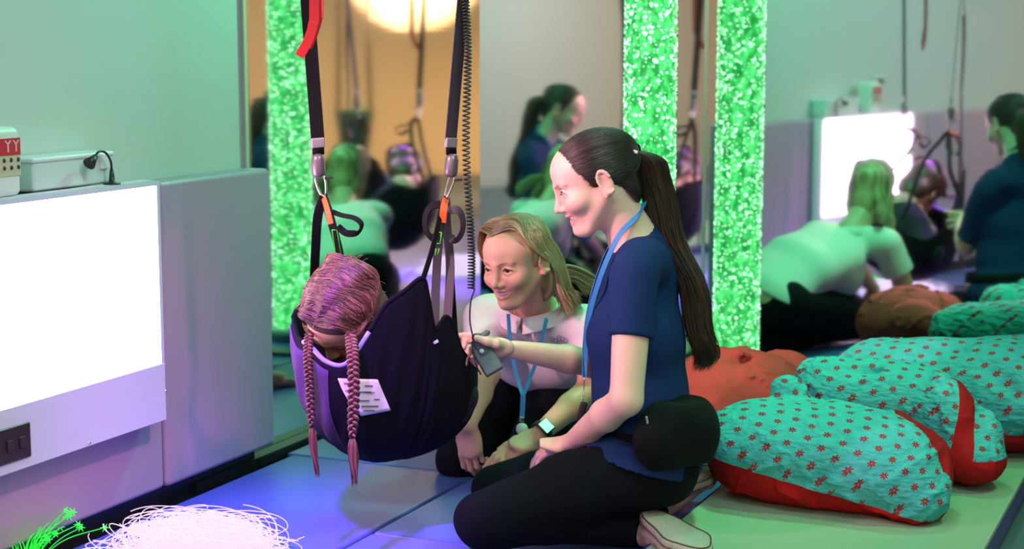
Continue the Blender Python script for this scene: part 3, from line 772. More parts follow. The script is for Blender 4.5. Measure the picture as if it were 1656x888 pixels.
        ff = [(i*n+j, i*n+(j+1) % n, (i+1)*n+(j+1) % n, (i+1)*n+j) for i in range(3) for j in range(n)]
        sh.add(vv, ff+[tuple(range(n-1, -1, -1))][:1]+[tuple(3*n+j for j in range(n))])
        shoe = empty_part = sh.build('shoe', M_sole, root)
        for hh_, rr_ in ((-.0035, .0019), ): MB().tube(ringp(.958, .0005), .0016, 5, closed=True).build('sole_line', mat('sole_stripe', lin((.28, .16, .14)), .6), shoe)
        MB().tube(ringp(1.005, -.016), .0016, 5, closed=True).build('side_stripe', mat('side_stripe', lin((.45, .20, .18)), .6), shoe)
        up_ = Field(axis(min(A_[0], B_[0])-.08, max(A_[0], B_[0])+.08, .004), axis(min(A_[1], B_[1])-.08, max(A_[1], B_[1])+.08, .004), axis(-.01, .16, .004))
        up_.cone(A_+x*.02-z*.045, A_+x*L*.55-z*.040, .034, .034, k=.02); up_.cone(A_+x*L*.55-z*.036, B_-x*.035-z*.030, .036, .030, k=.02)
        up_.plane(A_-z*.020, z); up_.plane(V(0, 0, .046), V(0, 0, -1))
        v, f = keep_big(*up_.mesh()); mesh_obj('upper', relax(v, f, 2), f, M_canvas, shoe)
    # lanyard
    lan = bez([Wl(-.085, .0, -.085), at(1028, 352, 3.79), at(1003, 378, 3.775), at(984, 415, 3.78), at(967, 460, 3.80), at(951, 520, 3.83), at(947, 575, 3.85), at(945, 610, 3.85)], 40)
    lan2 = bez([Wl(-.085, 0, -.085), at(1026, 358, 3.93), at(996, 384, 3.92), at(972, 430, 3.90), at(952, 500, 3.87), at(945, 560, 3.86), at(945, 610, 3.85)], 40)
    b = MB(); b.strap(lan, .013, .0015, np.array([nrm(V(-.5, -.8, .2))]*40)); b.strap(lan2, .013, .0015, V(-.7, .6, .3)); ly = b.build('lanyard', M_lan, root, False)
    b = MB(); b.tube(bez([at(945, 610, 3.85), at(944, 630, 3.85), at(943, 648, 3.84)], 8), .0016, 6); b.build('clip', M_steel, ly)
    MB().box(at(941, 666, 3.83), nrm(V(.25, 0, 1)), V(1, 0, -.25), V(0, 1, 0), .024, .008, .006, r=.004).build('key_fob', M_black, ly)
navy_woman()

# ---- woman in the white polo shirt
def polo_woman():
    root = empty('person', onz(880, 720, 0), 'person in white polo shirt and black trousers crouching behind, shoulder-length blonde hair', 'person')
    M = head_frame(231, 12, 3); o = at(836, 424, 4.33); s = 1.02; Wl = lambda *p: o+M@(V(*p)*s)
    fw = nrm(V(math.cos(math.radians(245)), math.sin(math.radians(245)), 0)); lf = nrm(V(-fw[1], fw[0], 0))
    nb = at(868, 502, 4.47); pel = V(.14, 4.90, .235); ch = nb*.62+pel*.38+V(0, 0, -.02)
    P = head_prims(o, M, s, nb, .050, sq=.0018)
    R = np.stack([lf, nrm(np.cross(nrm(nb-pel), lf)), nrm(nb-pel)], 1)
    T = limb('torso', [pel, pel*.6+nb*.4+V(0, 0, .01), nb*.78+pel*.22-V(0, 0, .03)], [.098, .086, .088], .03, S=(1.5, 1, 1), R=R)
    shL, shR = nb+lf*.158-V(0, 0, .035), nb-lf*.158-V(0, 0, .035)
    T += [('cone', 'torso', (shL-lf*.03, shR+lf*.03, .050, .050), dict(k=.035)), ('ell', 'torso', (ch+fw*.06+V(0, 0, -.035), V(.125, .075, .070)), dict(R=np.stack([lf, fw, UP], 1), k=.03))]
    elR, wrR = at(786, 604, 4.36), at(756, 688, 4.22); elL, wrL = at(957, 628, 4.33), at(872, 702, 4.20)
    A = [('cone', 'uarm', (shR, elR, .046, .037), dict(k=.02)), ('cone', 'uarm', (shL, elL, .046, .037), dict(k=.02))]
    A += limb('farm', [elR, elR*.6+wrR*.4, wrR], [.035, .035, .0235], .012)+limb('farm', [elL, elL*.6+wrL*.4, wrL], [.036, .035, .0235], .012)
    dr = nrm(at(766, 775, 4.24)-wrR)
    H = hand_prims(wrR, dr, V(.35, .9, -.1), V(-.9, .35, -.1), curls=[(18, 45, 40), (14, 42, 40), (16, 45, 40), (22, 50, 40)], s=.93, thumb=(.8, .45, .5))
    dl = nrm(at(812, 738, 4.16)-wrL)
    H += hand_prims(wrL, dl, V(-.2, .3, -.9), V(-.5, .7, .2), curl=(15, 25, 20), s=.93)
    hpL, hpR = pel+lf*.09-V(0, 0, .02), pel-lf*.09-V(0, 0, .02); knR, knL = at(744, 742, 4.40), at(858, 728, 4.34)
    anR, anL = V(.02, 5.06, .05), V(.20, 5.02, .05)
    G_ = [('ell', 'leg', (pel+V(0, .01, -.03), V(.165, .105, .10)), dict(R=np.stack([lf, fw, UP], 1), k=.03))]
    for hp, kn, an in ((hpL, knL, anL), (hpR, knR, anR)):
        G_ += limb('leg', [hp, hp*.5+kn*.5+V(0, 0, .012), kn], [.086, .078, .056], .03)+limb('leg', [kn+V(0, .01, -.018), kn*.55+an*.45+V(0, 0, .01), an], [.046, .048, .033], .02)
    FT = []
    for an in (anR, anL):
        td = nrm(V(.12, 1, -.12)); FT += [('cone', 'foot', (an+V(0, -.02, 0), an+td*.12+V(0, 0, -.012), .034, .026), dict(k=.02, ))]
        FT += [('cone', 'foot', (an+td*.12+V(dx, 0, -.012), an+td*(.165-abs(dx+.02)*.35)+V(dx*1.15, 0, -.022), .013, .0095), dict(k=.006)) for dx in (-.026, -.010, .004, .017, .028)]
    allp = P+T+A+H+G_+FT
    ax = (axis(-.28, .50, .0072, [(-.12, .06, .0020)]), axis(4.03, 5.32, .0085, [(4.22, 4.38, .0022)]), axis(-.002, .80, .0072, [(.05, .20, .0040), (.43, .64, .0020)]))
    fd = Field(*ax); play(allp, fd); fd.plane(V(0, 0, .001), V(0, 0, -1)); v, f = fd.mesh(); v = relax(v, f, 2)
    col = skin_col(v, o, M, s, SK2, LIP2, (.10, .06, .035), [])
    mesh_obj('body', v, f, M_skin, root, col); eyes(root, o, M, s, (.05, -.12), (.06, .05, .045), sq=.0018); teeth(root, o, M, s)
    fs = Field(axis(-.32, .52, .006), axis(4.1, 5.10, .008), axis(.10, .66, .006)); play(T, fs, inf=.014)
    fs.ell(ch+fw*.04+V(0, 0, -.07), V(.15, .12, .09), R=np.stack([lf, fw, UP], 1), k=.04)
    for sh, el in ((shL, elL), (shR, elR)): fs.cone(sh, sh+(el-sh)*.72, .060, .058, k=.022, flat='b')
    fs.warp(wrinkles(.0065, 11, 17, (.5, .3, 1)))
    fs.cone(nb+V(.0, 0, -.02), Wl(-.02, 0, -.07), .060, .055, k=.005, op='sub')
    fs.cone(nb+fw*.05+V(0, 0, .0), nb+fw*.095+V(.0, 0, -.085), .040, .006, k=.005, op='sub')
    fs.plane(pel+V(0, 0, -.03), nrm(V(0, .5, -.75))); v, f = keep_big(*fs.mesh()); v = relax(v, f, 3); shirt = mesh_obj('polo_shirt', v, f, M_polo, root)
    bv_ = __import__('mathutils').bvhtree.BVHTree.FromPolygons([tuple(p) for p in v], [tuple(int(i) for i in q) for q in f])
    def on(px, py, l=.002):
        d = nrm(ray(px, py)); h = bv_.ray_cast(Vector((0, 0, CAMH)), Vector(tuple(d))); return (np.array(h[0])-d*l) if h[0] is not None else at(px, py, 4.3)
    b = MB(); rr_ = random.Random(4)
    for k_ in range(5):
        cx_, cy_ = 893+k_*5.5, 549+2*math.sin(k_*2); b.tube(np.array([on(cx_+3*math.cos(t), cy_+(5 if k_ == 2 else 3.5)*math.sin(t)) for t in np.linspace(0, 2*math.pi, 12, endpoint=False)]), .0007, 4, closed=True)
    b.tube(np.array([on(x, 556) for x in np.linspace(891, 917, 8)]), .0008, 4)
    b.build('embroidered_badge', mat('badge_thread', lin((.45, .42, .52)), .8), shirt)
    # collar wings, placket, buttons
    cl = MB(); c0 = nb+V(0, 0, .010)
    for sg in (-1, 1):
        n = 16; Q = []
        for i, t in enumerate(np.linspace(0, 1, n)):
            a = math.pi*(1-t)*1.0; rad = .063+.012*t
            base = c0-fw*math.cos(a*1.0)*-1*0+(lf*sg*math.sin(a)*rad)+fw*(-math.cos(a))*-1*0
            base = c0+lf*sg*math.sin(a)*rad*1.0+fw*(math.cos(math.pi*(1-t)))*(.055 if t < .5 else .085)+V(0, 0, .014-.052*max(0, t-.35))
            out = nrm(lf*sg*(math.sin(a)+.25)+fw*math.cos(math.pi*(1-t))*.8)
            Q.append([base, base+out*.012+V(0, 0, .004), base+out*.030+V(0, 0, -.018-.018*t), base+out*(.030)+V(0, 0, -.022-.018*t), base+out*.008-V(0, 0, .004)])
        m = 5; vv = [p for r in Q for p in r]
        cl.add(vv, [(i*m+j, i*m+(j+1) % m, (i+1)*m+(j+1) % m, (i+1)*m+j) for i in range(n-1) for j in range(m)]+[tuple(range(m)), tuple((n-1)*m+j for j in range(m))])
    cl.build('collar', M_polo, root)
    # trousers
    fl = Field(axis(-.28, .50, .0065), axis(4.2, 5.15, .008), axis(-.002, .40, .0065)); play([p for p in G_], fl, inf=.009)
    fl.warp(wrinkles(.003, 21, 30)); fl.plane(V(0, 0, .001), V(0, 0, -1)); v, f = keep_big(*fl.mesh()); mesh_obj('trousers', relax(v, f, 2), f, M_blackc, root)
    # watch
    wd = nrm(wrL-elL); wc = wrL-wd*.012
    w = MB().lathe(wc-wd*.008, [(.0285, 0), (.0305, .002), (.0305, .018), (.0285, .020), (.0275, .01), (.0285, 0)], 24, wd).build('watch', M_black, root)
    fn = nrm(V(.15, -.85, .5)); fn = nrm(fn-wd*(fn@wd)); sd = np.cross(fn, wd)
    cs_ = MB().box(wc+fn*.031, wd, sd, fn, .017, .019, .004, r=.003).build('watch_case', mat('watch_case', (.05, .05, .05), .2, .6), w)
    MB().box(wc+fn*.0355, wd, sd, fn, .014, .016, .0008).build('watch_screen', emat('watch_glow', (.25, .9, .55), .9), w, False)
    # lanyard hanging free
    pA, pB, pE = at(822, 508, 4.36), at(884, 515, 4.36), at(846, 640, 4.24)
    b = MB(); b.strap(bez([pA, at(826, 560, 4.32), at(836, 610, 4.27), pE], 20), .010, .0015, V(.2, -1, 0)); b.strap(bez([pB, at(872, 570, 4.29), at(856, 615, 4.26), pE], 20), .010, .0015, V(.2, -1, 0))
    b.strap(bez([pE, at(845, 660, 4.235), at(844, 676, 4.23)], 8), .013, .0018, V(0, -1, 0)); ly = b.build('lanyard', M_lan, root, False)
    MB().box(at(844, 678, 4.23), V(1, 0, 0), V(0, 1, 0), UP, .006, .003, .006, r=.001).build('clip', M_steel, ly)
    MB().lathe(at(844, 694, 4.235), [(0, -.004), (.0135, -.004), (.016, 0), (.0135, .004), (0, .004)], 24, V(0, -1, .2)).build('badge_reel', mat('reel_grey', (.55, .55, .58), .35), ly)
    # hair: cap + strands falling from a parting
    hc, hr = (-.016, 0, .038), (.100, .0800, .0815)
    holes = [((.104, 0, -.034), (.094, .20, .112))]
    hf = Field(axis(-.16, .20, .0034), axis(4.18, 4.56, .0036), axis(.44, .72, .0034))
    hf.ell(Wl(*hc), V(*hr)*s, R=M, k=.01); hf.ell(Wl(-.060, 0, -.045), V(.050, .072, .085)*s, R=M, k=.02)
    hf.ell(Wl(.100, 0, -.030), V(.094, .20, .118)*s, R=M, k=.006, op='sub'); hf.ell(Wl(.02, 0, -.10), V(.075, .060, .09)*s, R=M, k=.008, op='sub')
    v, f = keep_big(*hf.mesh()); q = (v-o)@M/s; hcol = np.tile(V(.40, .27, .14), (len(v), 1))*(1+.35*np.sin(q[:, :1]*330+q[:, 1:2]*60))
    mesh_obj('hair', v, f, M_hair, root, hcol)
    blonde = [(.42, .28, .14), (.58, .42, .24), (.30, .19, .09), (.72, .56, .36), (.16, .10, .05)]
    cs = []
    for i in range(1900):
        part = V(RNG.uniform(-.075, .066), -.014+RNG.uniform(-.003, .003), 0); part[2] = .1205-4.2*(part[0]+.016)**2
        side = 1 if RNG.uniform() < .60 else -1; back = RNG.uniform(0, 1)
        if side > 0:      # camera side: swept over and behind the ear
            mid = V(.032-.10*back, .076, .058-.02*back); mid2 = V(-.040-.055*back, .080, -.020-.01*back); end = V(-.050-.045*back, .075+RNG.uniform(-.015, .015), -.085); tip = V(-.060-.05*back+RNG.uniform(-.01, .01), .085+RNG.uniform(-.02, .02), -.150+RNG.uniform(-.02, .03))
        else:
            mid = V(.050-.11*back, -.080, .050-.01*back); mid2 = V(.015-.09*back, -.085, -.020); end = V(.010-.09*back, -.078+RNG.uniform(-.01, .01), -.075); tip = V(.005-.08*back, -.070+RNG.uniform(-.01, .01), -.115+RNG.uniform(-.02, .02))
        pts = bez([part*V(1, 1, .97), (part+mid)/2+V(0, .012*side, .028), mid, mid2, end, tip], 18)
        e_ = (pts-V(*hc))/V(*hr); nn = np.linalg.norm(e_, axis=1); up_ = pts[:, 2] > -.0
        k_ = np.where(up_ & (nn < 1.015), (1.015+RNG.uniform(0, .02))/nn, 1)[:, None]
        pts = V(*hc)+(pts-V(*hc))*k_
        cs.append(np.array([Wl(*p) for p in pts]))
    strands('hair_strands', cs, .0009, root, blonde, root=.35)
    cs = []
    for i in range(320):     # flick lying on the shoulder
        a = RNG.uniform(-1, 1); b_ = RNG.uniform(-1, 1); j = RNG.uniform(-.006, .006, 3)
        cs.append(bez([at(893+a*8, 440+b_*8, 4.40), at(912+a*6, 440+b_*9, 4.40)+j, at(936+a*5, 447+b_*10, 4.42)+j, at(958+a*8, 466+b_*12, 4.45)+j*2], 14))
    strands('hair_flick', cs, .0008, root, blonde)
polo_woman()
# ---------------------------------------------------------------- child in the hanging sling swing
M_swing = mat('swing_fabric', (.0045, .0045, .009), .85, bump=.3, scale=300, spec=.12)
M_web = mat('webbing', (.005, .0045, .007), .8, spec=.2, bump=.3, scale=600)
M_web_plum_lit = mat('webbing_plum_lit', (.040, .028, .045), .6, bump=.3, scale=600)  # webbing with the plum light painted into its colour
M_orange_s = mat('orange_stitching', lin((.95, .38, .14)), .6); M_green_s = mat('green_stitching', lin((.30, .85, .20)), .6)
from mathutils.bvhtree import BVHTree
sw = empty('sling_swing', at(640, 735, 3.9), 'black hanging sling swing holding a child, with a white care label', 'swing')
rim_px = [(474, 512, 3.86), (482, 545, 3.78), (502, 560, 3.71), (528, 585, 3.67), (560, 588, 3.655), (592, 545, 3.66), (622, 495, 3.68), (655, 470, 3.70), (683, 450, 3.72), (692, 480, 3.73), (702, 532, 3.74), (712, 524, 3.755), (722, 512, 3.77), (734, 530, 3.80), (746, 566, 3.84), (766, 590, 3.92), (768, 598, 4.00),
          (738, 566, 4.08), (700, 520, 4.12), (655, 495, 4.13), (610, 505, 4.13), (560, 500, 4.12), (515, 492, 4.04), (485, 497, 3.95)]
rim = np.array([at(*p) for p in rim_px]); N_ = 144
rim = bez(np.vstack([rim, rim[:1]]), N_+1)[:-1]
cen = at(640, 739, 3.90); cc = rim.mean(0); rows = 34; vv = []
for i, r in enumerate(rim):
    out = (r-cc)*V(1, 1, 0); o_ = nrm(out)
    for j in range(rows):
        t = j/(rows-1)
        q = V(r[0], r[1], 0)*V(1, 1, 0)+o_*.018+UP*(cen[2]+(r[2]-cen[2])*.14)
        q2 = cen*V(1, 1, 1)+(r-cen)*V(.70, .70, 0)+UP*.003
        p = (1-t)**3*r+3*(1-t)**2*t*(q*.75+r*.25)+3*(1-t)*t*t*q2+t**3*cen
        if t > 0: p = p+o_*.0035*math.sin(i*.9+j*.5)*math.sin(math.pi*t)
        vv.append(p)
vv = np.array(vv); ff = [(i*rows+j, i*rows+j+1, ((i+1) % N_)*rows+j+1, ((i+1) % N_)*rows+j) for i in range(N_) for j in range(rows-1)]
me = bpy.data.meshes.new('sling'); me.from_pydata([tuple(p) for p in vv], [], ff); me.update(); me.polygons.foreach_set('use_smooth', [True]*len(ff))
sling = link('sling', me, M_swing, sw); so = sling.modifiers.new('solid', 'SOLIDIFY'); so.thickness = .006; so.offset = 0
BV = BVHTree.FromPolygons([tuple(p) for p in vv], ff)
def on_sling(px, py, lift=.004):
    d = ray(px, py); h = BV.ray_cast(Vector((0, 0, CAMH)), Vector(tuple(nrm(d))))
    if h[0] is None: return at(px, py, 3.75)
    return np.array(h[0])-nrm(d)*lift
MB().tube(rim[[i for i in range(9, 32)]], .0055, 8).build('rim_piping', mat('piping_blue', lin((.55, .58, .92)), .5), sw)
MB().tube(rim[[i % N_ for i in range(31, N_+10)]], .0055, 8).build('rim_hem', M_swing, sw)
# ribbed knitted lining at the head end
rb = MB()
M_rib = mat('ribbed_knit', lin((.30, .22, .38)), .85, bump=.2, scale=400)
for i in range(62):
    a = (i*.44+N_-8) % N_; i0 = int(a); i1 = (i0+1) % N_; fr_ = a-i0
    vA = vv.reshape(N_, rows, 3); vI = vA[i0]*(1-fr_)+vA[i1]*fr_
    col_ = [vI[j]+nrm((vI[j]-cc)*V(1, 1, .3))*.0050 for j in range(1, 17)]
    rb.tube(np.array(col_), np.interp(range(16), [0, 8, 15], [.0017, .0015, .0003]), 5)
rb.build('ribbed_edge', M_rib, sw)
# care label
g = MB(); n = 10; Q = [(546, 612), (611, 614), (632, 664), (584, 673)]; vs = []
for i in range(n+1):
    for j in range(n+1):
        u, w = i/n, j/n; a = (1-u)*(1-w)*V(*Q[0])+u*(1-w)*V(*Q[1])+u*w*V(*Q[2])+(1-u)*w*V(*Q[3]); a = a+V(-5*math.sin(math.pi*w)*(1-u), 0)
        vs.append(on_sling(a[0], a[1], .0075))
g.add(vs, [(i*(n+1)+j, i*(n+1)+j+1, (i+1)*(n+1)+j+1, (i+1)*(n+1)+j) for i in range(n) for j in range(n)])
lab = g.build('care_label', mat('label_cloth', lin((.93, .90, .93)), .8), sw); lab['label'] = 'white printed care label'
lab.modifiers.new('s', 'SOLIDIFY').thickness = .001
g = MB(); rr = random.Random(3)
for (x0, x1, y) in ((556, 566, 620), (590, 603, 624), (577, 600, 634), (590, 606, 635), (605, 614, 646), (580, 598, 648), (585, 612, 657), (588, 606, 664), (558, 572, 632), (562, 572, 644)):
    g.strap(np.array([on_sling(x, y, .0092) for x in np.linspace(x0, x1, 6)]), .0022, .0006, V(0, -1, .2))
g.build('label_print', mat('print_grey', lin((.35, .33, .42)), .8), lab)
# toggle on the near side
MB().box(on_sling(705, 553, .008), nrm(V(.8, 0, .5)), nrm(V(-.5, 0, .8)), V(0, 1, 0), .006, .0035, .0025, r=.001).build('toggle', mat('toggle_white', (.6, .65, .65), .4), sw)

def swing_strap(xtop, xb, side, loops):
    """ceiling strap down to buckle, swivel and hook"""
    top = at(xtop, 0, 3.85); bot = at(xb, 226, 3.85); dirn = nrm(top-bot); high = bot+dirn*((2.32-bot[2])/dirn[2])
    r = empty('hanging_strap', high, ('black webbing strap with a grey buckle on the left, beside the red ribbon' if side < 0 else 'webbing strap, plum light painted in, with a grey buckle on the right, beside the coiled cable'), 'strap', 'straps hanging from the ceiling hoist')
    m = M_web if side < 0 else M_web_plum_lit
    nrmv = nrm(V(.35, -1, 0)) if side < 0 else nrm(V(.75, -1, 0))
    MB().strap(bez([high, (high+bot)/2+V(.002, 0, 0), bot], 30), .031, .003, nrmv).build('webbing', m, r, False)
    b2 = at(xb+1, 250, 3.85)
    MB().strap(np.array([bot, (bot+b2)/2, b2]), .027, .0045, nrmv).build('stitched_tail', M_web, r)
    sx = nrm(np.cross(dirn, nrmv))
    MB().box(at(xb, 231, 3.85), sx, nrm(nrmv), dirn, .0155, .006, .0115, r=.003).build('slider_buckle', mat('buckle_grey', (.33, .30, .34), .4, .4), r)
    c = at(xb+1, 268, 3.85)
    MB().lathe(c-dirn*.026, [(0, 0), (.009, 0), (.0145, .005), (.0155, .014), (.0155, .040), (.0125, .050), (.006, .054), (0, .054)], 24, dirn).build('swivel_body', mat('swivel_grey', (.16, .14, .17), .35, .5), r)
    h0 = at(xb+3, 286, 3.85); hp = at(*( (xb+10, 318, 3.85) if side < 0 else (xb-8, 320, 3.85)))
    ax_ = nrm(hp-h0); pr = nrm(np.cross(ax_, V(0, -1, 0))); wdt = .011 if side < 0 else .006
    loop = [h0+ax_*t*np.linalg.norm(hp-h0)+pr*w*wdt for t, w in ((0, -.6), (.1, -1), (.5, -.9), (.85, -.55), (1, 0), (.85, .55), (.5, .9), (.1, 1), (0, .8))]
    MB().tube(bez(loop, 36), .0028, 8).build('snap_hook', M_steel, r)
    MB().box(at(xb+(18 if side < 0 else 12), 288 if side < 0 else 291, 3.85), V(1, 0, .1), V(0, 1, 0), V(-.1, 0, 1), .010, .003, .003, r=.001).build('hook_gate', mat('gate_dark', (.05, .05, .055), .35, .6), r)
    return hp
hL = swing_strap(496, 514, -1, 1); hR = swing_strap(748, 729, 1, 2)
# ---- straps of the sling itself (parts of the swing)
def S(name, pts, w, th, up, m): return MB().strap(bez(pts, 26), w, th, up).build(name, m, sw, False)
S('suspension_strap', [hL, at(514, 350, 3.84), at(510, 410, 3.86), at(506, 500, 3.95)], .022, .003, nrm(V(.5, -1, 0)), M_web)
S('suspension_strap', [hL, at(532, 345, 3.80), at(546, 395, 3.86), at(553, 430, 3.93), at(560, 490, 4.05)], .020, .0035, nrm(V(-.3, -1, 0)), M_web)
S('stitched_tab', [hL+V(.0, -.006, -.002), at(529, 338, 3.795), at(535, 362, 3.785)], .013, .003, nrm(V(-.3, -1, 0)), M_orange_s)
def stitch(px):
    b = MB()
    for a, c in zip(px[:-1], px[1:]): b.tube(np.array([at(*a), at(*c)]), .0012, 5)
    return b.build('green_stitching', M_green_s, sw)
stitch([(537, 372, 3.805), (545, 372, 3.805), (552, 414, 3.865), (544, 414, 3.865), (537, 372, 3.805)])
S('grab_loop', [at(536, 342, 3.81), at(552, 348, 3.80), at(574, 353, 3.79), at(585, 364, 3.79), at(578, 376, 3.80), at(560, 377, 3.80), at(546, 366, 3.80)], .016, .0025, np.array([nrm(V(.1+.9*math.sin(t), -.6, 1-.5*t)) for t in np.linspace(0, 3, 26)]), M_web)
S('suspension_strap', [hR, at(713, 345, 3.80), at(700, 400, 3.76), at(684, 452, 3.72)], .013, .003, nrm(V(.8, -1, 0)), M_web)
S('suspension_strap', [hR, at(712, 360, 3.83), at(706, 440, 3.82), at(703, 530, 3.76)], .020, .003, nrm(V(.3, -1, 0)), M_web_plum_lit)
S('suspension_strap', [hR, at(722, 360, 3.84), at(728, 430, 3.84), at(724, 515, 3.78)], .021, .003, nrm(V(-.3, -1, 0)), M_web_plum_lit)
S('suspension_strap', [hR, at(716, 345, 3.88), at(725, 400, 3.97), at(735, 540, 4.07)], .018, .003, nrm(V(-.3, -1, 0)), M_web)
S('stitched_tab', [hR+V(0, -.006, -.002), at(718, 335, 3.80), at(715, 360, 3.795)], .016, .003, nrm(V(.2, -1, 0)), M_orange_s)
stitch([(708, 376, 3.79), (714, 376, 3.79), (712, 394, 3.79), (706, 394, 3.79), (708, 376, 3.79)]); stitch([(705, 402, 3.79), (704, 414, 3.79)]); stitch([(710, 402, 3.79), (708, 412, 3.79)])
for sgn, pxs in ((-1, [(713, 330), (697, 334), (688, 350), (689, 372), (700, 386), (708, 380)]), (1, [(727, 340), (741, 340), (748, 355), (747, 374), (738, 388), (728, 384)])):
    S('grab_loop', [at(x, y, 3.81) for x, y in pxs], .020, .0025, np.array([nrm(V(sgn*math.cos(t), -.75, math.sin(t)*.6)) for t in np.linspace(1.2, -1.2, 26)]), M_web_plum_lit if sgn > 0 else M_web)

# spreader bar above the picture, and the ceiling hoist line
bt = at(496, 0, 3.85); bb = at(514, 226, 3.85); dl_ = nrm(bt-bb); hiL = bb+dl_*((2.32-bb[2])/dl_[2]); bt = at(748, 0, 3.85); bb = at(729, 226, 3.85); dr_ = nrm(bt-bb); hiR = bb+dr_*((2.32-bb[2])/dr_[2])
sb = MB().tube(np.array([hiL+nrm(hiL-hiR)*.04, hiR+nrm(hiR-hiL)*.04])+UP*.014, .014, 16).build('spreader_bar', mat('bar_black', (.02, .02, .02), .35, .5)); tag(sb, 'dark spreader bar carrying both swing straps, above the picture', 'bar')
mid_ = (hiL+hiR)/2
cs_ = empty('ceiling_cable', mid_+UP*.3, 'steel hoist cable between ceiling and spreader bar', 'cable')
MB().tube(np.array([mid_+UP*.026, V(mid_[0], mid_[1], 2.69)]), .006, 8).build('cable', M_steel, cs_)
# red ribbon
rd = MB(); M_red = mat('red_webbing', lin((.66, .04, .09)), .6)
rtop = at(508, -60, 3.78)
rd.strap(bez([rtop+UP*1.02+V(.02, 0, 0), rtop+UP*.3, at(508, 0, 3.76), at(506, 40, 3.755), at(498, 66, 3.75), at(484, 91, 3.745)], 36), .021, .002, nrm(V(.4, -1, .2)))
rd.strap(bez([rtop+UP*1.02+V(.03, 0, 0), rtop+UP*.3+V(.02, 0, 0), at(519, 0, 3.77), at(517, 30, 3.77), at(508, 60, 3.765), at(500, 78, 3.76)], 36), .014, .002, nrm(V(-.6, -1, .2)))
tag(rd.build('red_ribbon', M_red, None, False), 'red webbing tail hanging beside the left black strap', 'ribbon')
# coiled cable and handset
ccx = empty('handset_with_coiled_cable', at(790, 575, 3.82), 'grey hoist handset on a coiled black cable, held by the woman in navy', 'handset')
ca, cb = at(752, -12, 3.83), at(761, 468, 3.83); T_ = nrm(cb-ca); n = 3200; turns = 76
tt = np.linspace(0, 1, n); dens = tt+.035*np.sin(tt*6.28*1.0); x_ = V(1, 0, 0); y_ = nrm(np.cross(T_, x_))
pts = ca+(cb-ca)*tt[:, None]+.0078*(np.cos(dens*turns*2*math.pi)[:, None]*x_+np.sin(dens*turns*2*math.pi)[:, None]*y_)+x_*(.004*np.sin(tt*9))[:, None]
M_coil = mat('cable_rubber', (.012, .012, .015), .45)
b = MB(); b.tube(pts[:], .0021, 5); b.tube(np.array([pts[0], ca+V(0, 0, .03), ca+V(-.01, .02, 1.15)]), .0022, 6); b.build('coiled_cable', M_coil, ccx)
MB().tube(bez([pts[-1], at(761, 490, 3.83), at(760, 520, 3.83), at(765, 546, 3.825)], 12), .0020, 6).build('straight_cable', M_coil, ccx)
hx = nrm(at(805, 600, 3.80)-at(771, 543, 3.83)); hn = nrm(V(.15, -1, .12)); hn = nrm(hn-hx*(hn@hx)); hy = np.cross(hn, hx)
M_hs = mat('handset_grey', lin((.27, .38, .38)), .45)
hb = Field(axis(-.12, .02, .0025), axis(3.76, 3.90, .0025), axis(.36, .56, .0025))
Rh = np.stack([hx, hy, hn], 1)
c1, c2, c3 = at(770, 546, 3.832), at(781, 566, 3.828), at(791, 592, 3.812)
hb.cone(c1, c2, .011, .021, S=(1, 1, .55), R=Rh, k=.008); pass; hb.cone(at(776, 548, 3.83), at(788, 538, 3.83), .009, .007, k=.006)
v, f = keep_big(*hb.mesh()); mesh_obj('handset_body', relax(v, f, 2), f, M_hs, ccx)
MB().box(at(788, 581, 3.822), hx, hy, hn, .0370, .0235, .0095, r=.006).build('handset_case', M_hs, ccx)
MB().tube(bez([at(763, 552, 3.818), at(766, 575, 3.81), at(772, 595, 3.80), at(778, 606, 3.798)], 12), .0022, 6).build('side_clip', M_black, ccx)
MB().lathe(at(779, 568, 3.806), [(0, .003), (.004, .003), (.0055, 0)], 16, V(0, -1, .1)).build('button', mat('button_pale', (.55, .6, .6), .4), ccx)

